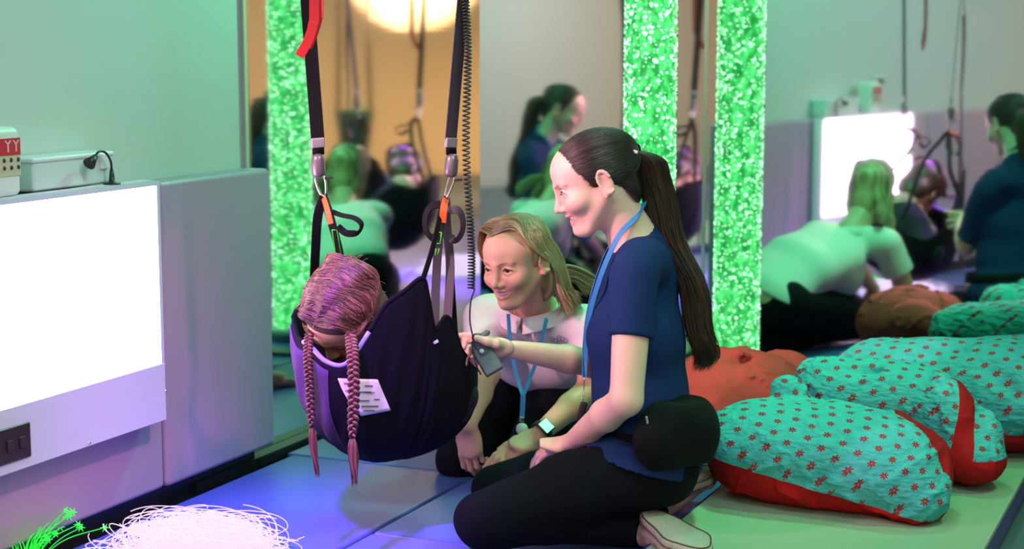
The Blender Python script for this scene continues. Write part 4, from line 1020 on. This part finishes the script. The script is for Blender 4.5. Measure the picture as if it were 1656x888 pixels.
def child():
    root = empty('person', at(590, 560, 3.85), 'person lying face down in the black sling swing, brown hair in two long braids', 'person')
    f_ = nrm(V(-.40, -.42, -.82)); u_ = V(-.20, -.80, .56); u_ = nrm(u_-f_*(u_@f_)); l_ = np.cross(u_, f_); M = np.stack([f_, l_, u_], 1)
    o = at(557, 510, 3.80); s = .98; Wl = lambda *p: o+M@(V(*p)*s)
    nb = at(600, 540, 3.93); P = head_prims(o, M, s, nb, .040)
    P += limb('torso', [nb, at(640, 590, 3.95), at(690, 640, 3.95)], [.065, .085, .085], .03)
    P += limb('leg', [at(690, 640, 3.95), at(735, 640, 3.93), at(716, 690, 3.92)], [.06, .045, .036], .02)
    P += limb('arm', [at(600, 560, 3.86), at(625, 620, 3.82), at(575, 640, 3.84)], [.034, .028, .020], .02)
    P += hand_prims(at(575, 640, 3.84), V(-1, 0, .2), V(0, -1, 0), V(0, .2, 1), curl=(20, 30, 20), s=.6)
    fd = Field(axis(-.56, -.08, .0042), axis(3.60, 4.10, .0042), axis(.25, .72, .0042)); play(P, fd); v, f = fd.mesh(); v = relax(v, f, 2)
    mesh_obj('body', v, f, M_skin, root, skin_col(v, o, M, s, SK2, LIP2, (.08, .045, .03), []))
    eyes(root, o, M, s)
    tp = Field(axis(-.48, -.08, .005), axis(3.75, 4.12, .005), axis(.25, .62, .005)); play([p for p in P if p[1] in ('torso', 'leg')], tp, inf=.008); tp.plane(nb, nrm(nb-at(640, 590, 3.95)))
    v, f = keep_big(*tp.mesh()); mesh_obj('dark_top', relax(v, f, 2), f, mat('child_top', lin((.10, .11, .16)), .85), root)
    hc, hr = (-.018, 0, .038), (.108, .089, .089)
    hf = Field(axis(-.55, -.18, .0034), axis(3.62, 3.98, .0036), axis(.45, .74, .0034))
    hf.ell(Wl(*hc), V(*hr)*s, R=M, k=.01); hf.ell(Wl(-.060, 0, -.040), V(.050, .072, .075)*s, R=M, k=.02)
    hf.ell(Wl(.104, 0, -.032), V(.092, .20, .108)*s, R=M, k=.006, op='sub'); hf.ell(Wl(.02, 0, -.10), V(.07, .060, .09)*s, R=M, k=.008, op='sub')
    v, f = keep_big(*hf.mesh()); mesh_obj('hair', v, f, M_hair, root, np.tile(V(.07, .036, .022), (len(v), 1)))
    br = [(.13, .058, .030), (.075, .034, .018), (.20, .095, .050), (.045, .022, .014), (.26, .14, .08)]; cs = []
    bL, bR = at(500, 543, 3.72), at(567, 545, 3.655)
    for i in range(2400):
        sg = 1 if i % 2 else -1
        px_ = RNG.uniform(-.115, .070); r0 = V(px_, -.004+.004*math.sin(px_*60), 0); r0[2] = hc[2]+hr[2]*math.sqrt(max(0, 1-((px_-hc[0])/hr[0])**2)) if abs(px_-hc[0]) < hr[0] else hc[2]
        end = bL if (M.T@(bL-o))[1]*sg > 0 else bR; el = (M.T@(end-o))/s
        m1 = V(px_*.8, sg*.070, .065); m2_ = el*.55+V(px_*.25, sg*.080, .01)*.45
        pts = bez([r0, (r0+m1)/2+V(0, sg*.010, .022), m1, m2_, el], 16)+RNG.normal(0, .0018, 3)
        e_ = (pts-V(*hc))/V(*hr); nn = np.linalg.norm(e_, axis=1); k_ = np.where((nn < 1.02) & (np.arange(16) < 13), (1.02+RNG.uniform(0, .04))/nn, 1)[:, None]; pts = V(*hc)+(pts-V(*hc))*k_
        pts = pts+.0022*np.sin(np.arange(16)*1.1+px_*60+RNG.uniform(0, 1.5))[:, None]*V(1, .6, .8)*1.2
        cs.append(np.array([Wl(*p) for p in pts]))
    for i in range(130):      # loose fuzzy hairs
        a = nrm(RNG.normal(size=3)*V(1, 1, 1)); a[2] = abs(a[2]); a[0] = min(a[0], .35); a = nrm(a)
        p = V(*hc)+a*V(*hr)*1.02; q = p+(a+RNG.normal(0, .5, 3))*.011; cs.append(np.array([Wl(*(p*(1-t)+q*t+V(0, 0, -.01)*t*t)) for t in np.linspace(0, 1, 6)]))
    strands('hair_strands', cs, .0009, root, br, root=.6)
    for (pts, r, turns, tail, Yt) in (([at(500, 540, 3.72), at(498, 580, 3.66), at(501, 630, 3.655), at(504, 690, 3.66)], .0072, 7.0, [at(504, 690, 3.66), at(508, 730, 3.66), at(514, 772, 3.66)], 0),
                                  ([at(567, 542, 3.655), at(571, 580, 3.615), at(572, 640, 3.60), at(570, 707, 3.60)], .0098, 6.5, [at(570, 707, 3.60), at(572, 745, 3.60), at(574, 788, 3.60)], 1)):
        C = bez(pts, 220); t = np.linspace(0, 1, 220); b = MB(); wv = r*np.interp(t, [0, .1, .9, 1], [.9, 1, .85, .5])
        T = nrm(C[-1]-C[0]); X = V(1, 0, 0); X = nrm(X-T*(X@T)); Y = np.cross(T, X)
        for k_ in range(3):
            ph = 2*math.pi*k_/3
            base = C+X*(wv*np.sin(2*math.pi*turns*t+ph))[:, None]+Y*(wv*.62*np.sin(2*(2*math.pi*turns*t+ph)))[:, None]
            b.tube(base, wv*.50, 8, col=br[0])
            for q_ in range(16):
                a = q_/16*2*math.pi; off = base+(X*math.cos(a)+Y*math.sin(a))*(wv*.52)[:, None]
                b.tube(off, .0009, 4, col=tuple(x*1.3 for x in br[RNG.integers(5)]), cap=False)
        bd = b.build('braid', M_hair, root)
        MB().lathe(C[-1]-T*.004, [(r*.62, 0), (r*.75, .003), (r*.62, .007)], 14, T).build('hair_tie', M_blackn, bd)
        cs = []; tl = bez(tail, 20)
        for i in range(110):
            a = RNG.uniform(0, 6.28); q = math.sqrt(RNG.uniform(0, 1)); wdt = np.interp(np.linspace(0, 1, 20), [0, .15, .5, .8, 1], [.35, .8, 1.15, 1.0, .55])*r*q
            e = RNG.integers(14, 21); cs.append((tl+X*(np.cos(a)*wdt)[:, None]+Y*(np.sin(a)*wdt)[:, None]+X*(.002*np.sin(np.linspace(0, 7, 20)+a))[:, None])[:e])
        strands('braid_tail', cs, .0011, bd, [(.05, .022, .018), (.16, .07, .05), (.24, .12, .08)])
child()

# ---------------------------------------------------------------- bubble tube
def bubble_tube():
    c = V(*(at(1052, 100, 5.20)*V(1, 1, 0))); R = .0835
    root = empty('bubble_tube', c, 'tall acrylic bubble tube glowing green, standing in front of the mirrors', 'bubble tube')
    m, nt, b = nodes('green_water'); tc = nt.nodes.new('ShaderNodeTexCoord'); n1 = nt.nodes.new('ShaderNodeTexNoise'); cr = nt.nodes.new('ShaderNodeValToRGB')
    mp = nt.nodes.new('ShaderNodeMapping'); mp.inputs['Scale'].default_value = (1, 1, .6); n1.inputs['Scale'].default_value = 42; n1.inputs['Detail'].default_value = 5; n1.inputs['Roughness'].default_value = .65
    nt.links.new(tc.outputs['Object'], mp.inputs['Vector']); nt.links.new(mp.outputs['Vector'], n1.inputs['Vector']); nt.links.new(n1.outputs['Fac'], cr.inputs['Fac'])
    e = cr.color_ramp.elements; e[0].position = .40; e[0].color = (.01, .34, .05, 1); e[1].position = .62; e[1].color = (.12, 1.1, .26, 1)
    nt.links.new(cr.outputs['Color'], b.inputs['Emission Color']); b.inputs['Emission Strength'].default_value = 1.0; b.inputs['Base Color'].default_value = (.02, .2, .05, 1)
    n = 96; z0, z1 = .05, 2.35
    MB().lathe(c, [(0, z0), (R-.006, z0), (R-.006, z1), (0, z1)], 48).build('water_column', m, root)
    b = MB(); r_ = np.random.default_rng(5); ic = []
    base = MB().sphere(V(0, 0, 0), 1, 7, 5); bv = np.array(base.v); bf = np.array([q for q in base.f])
    vs = []; fs = []; k = 0
    for i in range(6200):
        a = r_.uniform(0, 2*math.pi); rr = R-.007+r_.uniform(-.002, .002); sz = r_.choice([.002, .003, .0042, .0056, .0072], p=[.30, .34, .22, .10, .04]); z = r_.uniform(z0, z1)
        cc_ = c+V(math.cos(a)*rr, math.sin(a)*rr, z); vs.append(bv*V(sz, sz, sz*r_.uniform(.6, .95))+cc_); fs.append(bf+k); k += len(bv)
    vs = np.concatenate(vs); fs = np.concatenate(fs)
    o = mesh_obj('bubbles', vs, fs, emat('bubble_glint', (.55, 1, .66), 1.6, (.6, .9, .7)), root); o['kind'] = 'stuff'
    m2_, nt, b = nodes('clear_acrylic'); out = nt.nodes['Material Output']; tr = nt.nodes.new('ShaderNodeBsdfTransparent'); gl = nt.nodes.new('ShaderNodeBsdfGlossy'); lw = nt.nodes.new('ShaderNodeLayerWeight'); mx = nt.nodes.new('ShaderNodeMixShader')
    gl.inputs['Roughness'].default_value = .03; gl.inputs['Color'].default_value = (.9, 1, .92, 1); tr.inputs['Color'].default_value = (1, 1, 1, 1); lw.inputs['Blend'].default_value = .04
    nt.links.new(lw.outputs['Fresnel'], mx.inputs['Fac']); nt.links.new(tr.outputs[0], mx.inputs[1]); nt.links.new(gl.outputs[0], mx.inputs[2]); nt.links.new(mx.outputs[0], out.inputs['Surface'])
    MB().lathe(c, [(R, z0), (R, z1)], 64).build('acrylic_tube', m2_, root)
    MB().lathe(c, [(0, .0), (.105, .0), (.105, .04), (R+.006, .05), (0, .05)], 48).build('base_plinth', mat('plinth_white', (.5, .52, .5), .4), root)
    MB().lathe(c, [(0, z1), (R+.008, z1), (R+.008, z1+.05), (0, z1+.05)], 48).build('top_cap', M_black, root)
bubble_tube()

# ---------------------------------------------------------------- bean bags
def star_mat(name, scale):
    m, nt, b = nodes(name); N = nt.nodes.new; L = nt.links.new
    uv = N('ShaderNodeUVMap'); sx = N('ShaderNodeSeparateXYZ'); L(uv.outputs[0], sx.inputs[0])
    def mth(op, a, bb=None, c=None):
        n = N('ShaderNodeMath'); n.operation = op
        for i, x in enumerate((a, bb, c)):
            if x is None: continue
            if isinstance(x, (int, float)): n.inputs[i].default_value = x
            else: L(x, n.inputs[i])
        return n.outputs[0]
    u = mth('DIVIDE', sx.outputs[0], scale); v = mth('DIVIDE', sx.outputs[1], scale*.80)
    row = mth('FLOOR', v); odd = mth('MODULO', mth('ABSOLUTE', row), 2.0); u2__ = mth('ADD', u, mth('MULTIPLY', odd, .5))
    fu = mth('SUBTRACT', mth('FRACT', u2__), .5); fv = mth('MULTIPLY', mth('SUBTRACT', mth('FRACT', v), .5), .80)
    r = mth('SQRT', mth('ADD', mth('MULTIPLY', fu, fu), mth('MULTIPLY', fv, fv))); th = mth('ARCTAN2', fv, fu)
    pet = mth('ABSOLUTE', mth('COSINE', mth('MULTIPLY', th, 3.5))); lim = mth('ADD', mth('MULTIPLY', mth('POWER', pet, 1.2), .125), .100)
    star = mth('LESS_THAN', r, lim); hole = mth('GREATER_THAN', r, .030); msk = mth('MULTIPLY', star, hole)
    no = N('ShaderNodeTexNoise'); no.inputs['Scale'].default_value = 25; no.inputs['Detail'].default_value = 6
    tl = N('ShaderNodeMix'); tl.data_type = 'RGBA'; tl.inputs['A'].default_value = (*lin((.24, .62, .66)), 1); tl.inputs['B'].default_value = (*lin((.36, .76, .80)), 1); L(no.outputs['Fac'], tl.inputs['Factor'])
    mx = N('ShaderNodeMix'); mx.data_type = 'RGBA'; L(msk, mx.inputs['Factor']); L(tl.outputs['Result'], mx.inputs['A']); mx.inputs['B'].default_value = (*lin((.62, .22, .26)), 1)
    L(mx.outputs['Result'], b.inputs['Base Color']); b.inputs['Roughness'].default_value = .9; b.inputs['Specular IOR Level'].default_value = .15
    n2_ = N('ShaderNodeTexNoise'); n2_.inputs['Scale'].default_value = 18; n2_.inputs['Detail'].default_value = 5; bp = N('ShaderNodeBump'); bp.inputs['Strength'].default_value = .75; bp.inputs['Distance'].default_value = .02
    L(n2_.outputs['Fac'], bp.inputs['Height']); L(bp.outputs['Normal'], b.inputs['Normal']); return m
M_star = star_mat('star_print_cotton', .042); M_rb = mat('red_cotton', lin((.72, .10, .13)), .85, bump=.5, scale=30, spec=.15, var=.05); M_mar = mat('dusty_red_cotton', lin((.74, .25, .24)), .85, bump=.5, scale=18, spec=.15, var=.06)
def vnoise(seed):
    r = np.random.default_rng(seed); W = [(r.normal(size=3)*s_, r.uniform(0, 6), 1/s_**1.0) for s_ in (7, 10, 14, 20, 28, 36) for _ in range(2)]
    return lambda P: sum(a*np.sin(P@w+p+1.5*np.sin(P@(w[[1, 2, 0]]*.7)+p)) for w, p, a in W)
def bean_bag(label, blobs, cuts, base_cut, amp, seed, box, m_top, m_bot, folds=(), uvdirs=None, h=.008, seam_n=None):
    """soft bag from blended lobes; everything below the seam surface is the plain base fabric"""
    fd = Field(axis(box[0], box[1], h), axis(box[2], box[3], h), axis(-.02, box[4], h))
    for bl in blobs: fd.ell(bl[0], bl[1], R=rotm(*bl[2]) if len(bl) > 2 else I3, k=bl[3] if len(bl) > 3 else .05)
    for a, b_, w in folds: fd.cone(a, b_, w, w, k=.03, op='sub')
    vn = vnoise(seed); cr_ = vnoise(seed+77); fd.warp(lambda P: amp*vn(P)-.0085*np.exp(-(cr_(P*.9)/.035)**2)-.004*np.exp(-(vn(P*1.6+3)/.03)**2), .05)
    fd.plane(V(0, 0, .047), V(0, 0, -1)); fd.F = -fd.F*-1
    v, f = keep_big(*fd.mesh()); v = relax(v, f, 2)
    top = base_cut(v[f].mean(1)) > 0
    onb = np.zeros(len(v), bool); cnt = np.bincount(f[top].ravel(), minlength=len(v)); tot = np.bincount(f.ravel(), minlength=len(v)); onb = (cnt > 0) & (cnt < tot)
    for _ in range(4):
        p_ = v[onb]; g0 = base_cut(p_); gr = np.stack([(base_cut(p_+np.eye(3)[i]*.001)-g0)/.001 for i in range(3)], 1)
        v[onb] = p_-gr*np.clip(g0/((gr**2).sum(1)+1e-6), -.006, .006)[:, None]*.6
    root = empty('bean_bag', V(v[:, 0].mean(), v[:, 1].mean(), .05), label, 'bean bag')
    e1, e2 = uvdirs
    for nm, sel, m in (('patterned_cover' if m_top is M_star else 'cover', top, m_top), ('base_fabric', ~top, m_bot)):
        if sel.sum() < 10: continue
        ff_ = f[sel]; ids, inv = np.unique(ff_, return_inverse=True); vv_ = v[ids]; ff_ = inv.reshape(ff_.shape)
        o = mesh_obj(nm, vv_, ff_, m, root); me_ = o.data; L_ = me_.uv_layers.new(name='UVMap'); vi = np.zeros(len(me_.loops), np.int32); me_.loops.foreach_get('vertex_index', vi)
        L_.data.foreach_set('uv', np.stack([vv_@e1, vv_@e2], 1)[vi].astype(np.float32).ravel())
    return root
Z0 = .05
# A: front bag
eA1 = nrm(V(.93, .28, -.10)); eA2 = nrm(V(-.12, .62, .80))
pA = lambda px, Y, z: V((px-828)/F*Y*1.0, Y, z)
bean_bag('large bean bag at the front with teal star print over a red base',
    [(pA(1345, 4.00, .170), V(.235, .20, .105), (0, 0, math.radians(-22)), .06), (pA(1235, 4.04, .175), V(.120, .17, .095), (0, 0, 0), .06), (pA(1450, 3.90, .150), V(.150, .17, .110), (0, 0, math.radians(-20)), .06),
     (pA(1500, 3.80, .105), V(.070, .08, .075), (0, 0, 0), .05), (pA(1183, 4.02, .175), V(.060, .12, .060), (0, 0, 0), .04), (pA(1340, 3.98, .105), V(.25, .155, .075), (0, 0, math.radians(-20)), .05), (pA(1285, 4.15, .275), V(.050, .04, .040), (0, math.radians(25), 0), .03)],
    None, lambda c: np.minimum(c[:, 2]-(.160-.22*(c[:, 0]-.48)), np.maximum((.985-.45*(c[:, 1]-3.8)-c[:, 0]), 3.77-c[:, 1])), .0040, 2, (.36, 1.18, 3.62, 4.34, .42), M_star, M_rb,
    folds=[(pA(1300, 4.06, .300), pA(1400, 4.10, .300), .016)], uvdirs=(eA1, eA2), h=.0062)
# B: middle bag behind it
bean_bag('middle bean bag behind the front one, teal star print with a red end stripe',
    [(pA(1440, 4.30, .215), V(.200, .13, .115), (0, 0, math.radians(-20)), .06), (pA(1350, 4.36, .240), V(.090, .10, .085), (0, 0, 0), .04), (pA(1540, 4.17, .19), V(.085, .12, .120), (0, 0, 0), .05), (pA(1590, 4.10, .12), V(.085, .10, .070), (0, 0, 0), .04), (pA(1608, 4.12, .17), V(.05, .07, .06), (0, 0, 0), .02)],
    None, lambda c: np.minimum(c[:, 2]-.13, abs(c[:, 0]-(1.125+.25*(c[:, 2]-.2)))-.026), .0045, 9, (.62, 1.46, 3.92, 4.62, .46), M_star, M_rb,
    folds=[(pA(1330, 4.26, .34), pA(1430, 4.26, .30), .016), (pA(1420, 4.28, .345), pA(1520, 4.16, .33), .013)], uvdirs=(nrm(V(.95, .2, -.2)), nrm(V(0, .75, .65))), h=.0066)
# C: back right bag
bean_bag('rear bean bag in teal star print at the right edge, nearest the mirror',
    [(pA(1540, 4.60, .20), V(.27, .16, .135), (0, 0, math.radians(-24)), .06), (pA(1430, 4.72, .21), V(.12, .10, .095), (0, 0, 0), .05), (pA(1655, 4.48, .20), V(.20, .19, .155), (0, 0, 0), .06)],
    None, lambda c: c[:, 2]-.12, .0048, 14, (.76, 1.78, 4.22, 4.98, .50), M_star, M_rb,
    folds=[(pA(1440, 4.54, .33), pA(1560, 4.50, .33), .018), (pA(1560, 4.42, .36), pA(1660, 4.30, .24), .014)], uvdirs=(nrm(V(.95, .2, -.2)), nrm(V(0, .75, .65))), h=.0075)
# D: plain red bag
bean_bag('plain dusty red bean bag behind the ponytailed woman',
    [(pA(1200, 4.60, .17), V(.20, .20, .130), (0, 0, math.radians(10)), .06), (pA(1150, 4.50, .15), V(.13, .15, .11), (0, 0, 0), .05), (pA(1275, 4.70, .195), V(.10, .09, .085), (0, 0, 0), .02)],
    None, lambda c: c[:, 2]+1, .0055, 31, (.34, 1.0, 4.25, 4.95, .46), M_mar, M_mar,
    folds=[(pA(1180, 4.50, .33), pA(1262, 4.60, .20), .018)], uvdirs=(V(1, 0, 0), V(0, 1, 0)), h=.0075)

# ---------------------------------------------------------------- fibre optics on the floor
fb = empty('fibre_optic_bundle', onz(330, 900), 'loose coil of glowing white fibre optic strands on the purple mat', 'fibre optics')
b = MB(); r_ = np.random.default_rng(12); cF = V(-.70, 3.62, 0)
for i in range(900):
    c = cF+V(r_.normal(0, .045), r_.normal(0, .05), 0); a0 = r_.uniform(0, 6.28); sweep_ = r_.uniform(1.8, 5.6); ra, rb_ = r_.uniform(.03, .135), r_.uniform(.02, .12); hh_ = r_.uniform(.01, .085); tl_ = r_.uniform(0, 6.28)
    t = np.linspace(0, 1, 36); an = a0+sweep_*t
    P = np.stack([c[0]+ra*np.cos(an)+.02*np.sin(t*5+tl_), c[1]+rb_*np.sin(an), .006+hh_*(.5+.5*np.sin(an+tl_))*np.exp(-(((an % 6.28)-3)/5)**2)+.012*r_.uniform()], 1)
    b.tube(P, .0013, 3)
for (x0, y0, x1, y1, x2, y2) in ((300, 840, 430, 828, 452, 880), (220, 880, 160, 884, 115, 892), (240, 870, 214, 862, 212, 848), (230, 876, 150, 880, 100, 896)):
    b.tube(bez([onz(x0, y0+14, .02), onz(x1, y1+6, .03), onz(x2, y2+4, .02)], 20), .0017, 5)
b.build('glowing_strands', emat('fibre_glow', (.95, .76, 1.0), .80, (.2, .2, .2)), fb)['kind'] = 'stuff'
MB().tube(bez([V(-.74, 3.52, .012), V(-.85, 3.35, .012), V(-.9, 3.1, .012)], 12), .012, 10).build('sleeve', M_black, fb)
fg = empty('fibre_optic_bundle', onz(80, 888), 'spray of fibre optic strands with bright green starry tips at the left', 'fibre optics')
b = MB(); tips = MB(); r0 = onz(40, 930, .03)
TP = [(106, 826), (118, 828), (112, 834), (98, 836), (127, 848), (131, 853), (170, 853), (86, 838), (76, 846), (72, 842), (68, 852), (60, 856), (84, 858), (72, 864), (62, 868), (78, 872), (52, 872), (66, 878), (22, 866), (16, 872), (28, 868), (24, 876), (48, 884), (40, 888), (90, 862), (98, 852), (58, 862), (70, 856), (64, 860), (76, 868), (12, 880), (30, 880), (54, 866), (82, 850)]
for i, (x, y) in enumerate(TP):
    Yt = 3.66+.10*(x/170)-.006*(888-y)*0; p = at(x, y, Yt)
    if p[2] < .012: p = onz(x, y, .012)
    q = bez([r0, (r0+p)/2+V(r_.uniform(-.01, .01), 0, .02), p], 12); b.tube(q, .0013, 4)
    tips.sphere(p, .0042, 8, 6)
    for d_ in range(6):
        an = d_*math.pi/3; dv = V(math.cos(an), -.3, math.sin(an)); tips.tube(np.array([p, p+dv*.011]), np.array([.0015, .0003]), 4)  # short rays model the glare around each glowing tip
b.build('strand', emat('green_fibre', (.01, .9, .03), .9, (.02, .1, .02)), fg)['kind'] = 'stuff'; tips.build('glowing_tips', emat('green_tip', (.03, 1, .06), 2.0, (.02, .1, .02)), fg)['kind'] = 'stuff'

# ---------------------------------------------------------------- far end of the room, seen only in the mirrors
def mirL(P): d = P-C0; return C0+n2*(-(d@n2))+u2*(d@u2)+UP*(d@UP)
def mirR(P): d = P-C0; return C0+m2*(-(d@m2))+v2*(d@v2)+UP*(d@UP)
lan_v = at(668, -38, 12.9); lan = mirR(mirL(lan_v)); print('lantern at', lan)
lg = empty('paper_lantern', lan, 'big crumpled orange paper lantern glowing at the far end of the room', 'lantern')
m, nt, b = nodes('lantern_paper'); tc = nt.nodes.new('ShaderNodeTexCoord'); n1 = nt.nodes.new('ShaderNodeTexNoise'); cr = nt.nodes.new('ShaderNodeValToRGB'); n1.inputs['Scale'].default_value = 5; n1.inputs['Detail'].default_value = 4
nt.links.new(tc.outputs['Object'], n1.inputs['Vector']); nt.links.new(n1.outputs['Fac'], cr.inputs['Fac']); cr.color_ramp.elements[0].position = .4; cr.color_ramp.elements[0].color = (1, .30, .05, 1); cr.color_ramp.elements[1].position = .6; cr.color_ramp.elements[1].color = (1, .68, .30, 1)
nt.links.new(cr.outputs['Color'], b.inputs['Emission Color']); b.inputs['Emission Strength'].default_value = 1.3
q = MB().sphere(V(0, 0, 0), V(.52, .52, .42), 64, 40); vq = np.array(q.v); vq = vq*(1+.03*vnoise(4)(vq*1.5))[:, None]*1.0+lan; q.v = [tuple(p) for p in vq]; q.build('paper_shade', m, lg)
MB().tube(np.array([lan+UP*.4, V(lan[0], lan[1], H)]), .005, 6).build('cord', M_black, lg)
# hanging bucket seat
bk_v = at(572, 212, 12.2); bk = mirR(mirL(bk_v)); print('bucket', bk)
bs = empty('bucket_swing', bk, 'dark green bucket seat hanging on two straps at the far end of the room', 'swing')
M_bk = mat('bucket_green', lin((.16, .42, .36)), .5)
MB().lathe(bk-UP*.16, [(0, 0), (.10, .0), (.14, .30), (.15, .31), (.135, .31), (.095, .012), (0, .012)], 32).build('seat_bucket', M_bk, bs)
for sg in (-1, 1): MB().strap(np.array([bk+V(.12*sg, 0, .13), bk+V(.10*sg, 0, 1.0), V(bk[0]+.09*sg, bk[1], H-.01)]), .03, .004, V(0, 1, 0)).build('strap', M_web, bs)
# ---------------------------------------------------------------- lights, camera, world
def area(name, loc, tgt, size, e, col, sy=None):
    l = bpy.data.lights.new(name, 'AREA'); l.energy = e; l.color = col; l.size = size
    if sy: l.shape = 'RECTANGLE'; l.size_y = sy
    o = bpy.data.objects.new(name, l); COL.objects.link(o); o.location = tuple(loc)
    o.rotation_euler = Vector(tuple(np.asarray(tgt)-loc)).to_track_quat('-Z', 'Y').to_euler(); return o
def spot(name, loc, tgt, e, col, ang=50, blend=.8, r=.08):
    l = bpy.data.lights.new(name, 'SPOT'); l.energy = e; l.color = col; l.spot_size = math.radians(ang); l.spot_blend = blend; l.shadow_soft_size = r
    o = bpy.data.objects.new(name, l); COL.objects.link(o); o.location = tuple(loc)
    o.rotation_euler = Vector(tuple(np.asarray(tgt)-loc)).to_track_quat('-Z', 'Y').to_euler(); return o
area('ceiling_panel', V(.6, 2.0, 2.68), V(.6, 2.0, 0), 1.4, 30, (.72, 1, .92), 1.4)
area('ceiling_panel_rear', V(.8, -1.2, 2.68), V(.8, -1.2, 0), 1.4, 70, (.88, 1, .96), 1.4)
area('added_wall_fill', LW(2.6, 1.0, 2.66), LW(2.6, 0, 1.5), .3, 15, (.45, 1, .88), 2.6)  # added fill that brightens the left wall, no known fixture
spot('added_violet_light', V(-.95, 2.3, 2.62), onz(470, 862), 1300, (.42, .04, 1), 23, 1)  # added from above to give the mat the fibres' violet light
spot('added_pink_key', V(-1.35, 3.0, 1.66), V(.1, 3.98, .70), 240, (1, .45, .60), 38, 1, .06)  # added key light, helps the glowing panel reach the faces
spot('added_pad_tint', V(.9, 2.6, 2.6), LW(aP+.8, .1, 0.0), 190, (1, .22, .66), 30, 1)  # added to tint the lower wall pads mauve, no known source
spot('added_green_back', V(.9, 4.75, 2.6), V(.35, 4.6, .2), 220, (.12, 1, .42), 60, 1)  # added green light on the polo back, boosts the tube
spot('added_green_right', V(1.9, 3.3, 2.6), V(.85, 3.8, .0), 120, (.12, 1, .32), 52, 1)  # added to turn the raised mat and bean bags greener
spot('added_green_wall', V(.35, 5.1, 2.2), LW(aP+.5, 0, 1.4), 130, (.12, 1, .50), 100, 1)  # extra green on the left wall, added to the tube's glow
area('added_warm_fill', lan+u2*.9+UP*-.2, lan-u2*.9+UP*-.3, .5, 120, (1, .55, .25))  # added orange light on the rear wall, besides the lantern
sc = bpy.context.scene
w = bpy.data.worlds.new('world'); sc.world = w; w.use_nodes = True
w.node_tree.nodes['Background'].inputs['Color'].default_value = (.02, .02, .025, 1)
cam = bpy.data.cameras.new('camera'); co = bpy.data.objects.new('camera', cam); COL.objects.link(co); sc.camera = co
co.location = (0, 0, CAMH); co.rotation_euler = (math.pi/2-TILT, 0, 0)
cam.sensor_width = 36; cam.lens = F/1656*36; cam.clip_start = .05
cam.dof.use_dof = True; cam.dof.focus_distance = 3.85; cam.dof.aperture_fstop = 3.2
sc.view_settings.view_transform = 'Standard'; sc.view_settings.look = 'None'; sc.view_settings.gamma = 1; sc.view_settings.exposure = 0
sc.view_settings.use_curve_mapping = False
sc.cycles.use_denoising = True; sc.cycles.max_bounces = 10; sc.cycles.glossy_bounces = 8; sc.cycles.transparent_max_bounces = 12
sc.cycles.sample_clamp_indirect = 6; sc.cycles.use_light_tree = True; sc.cycles.caustics_reflective = False
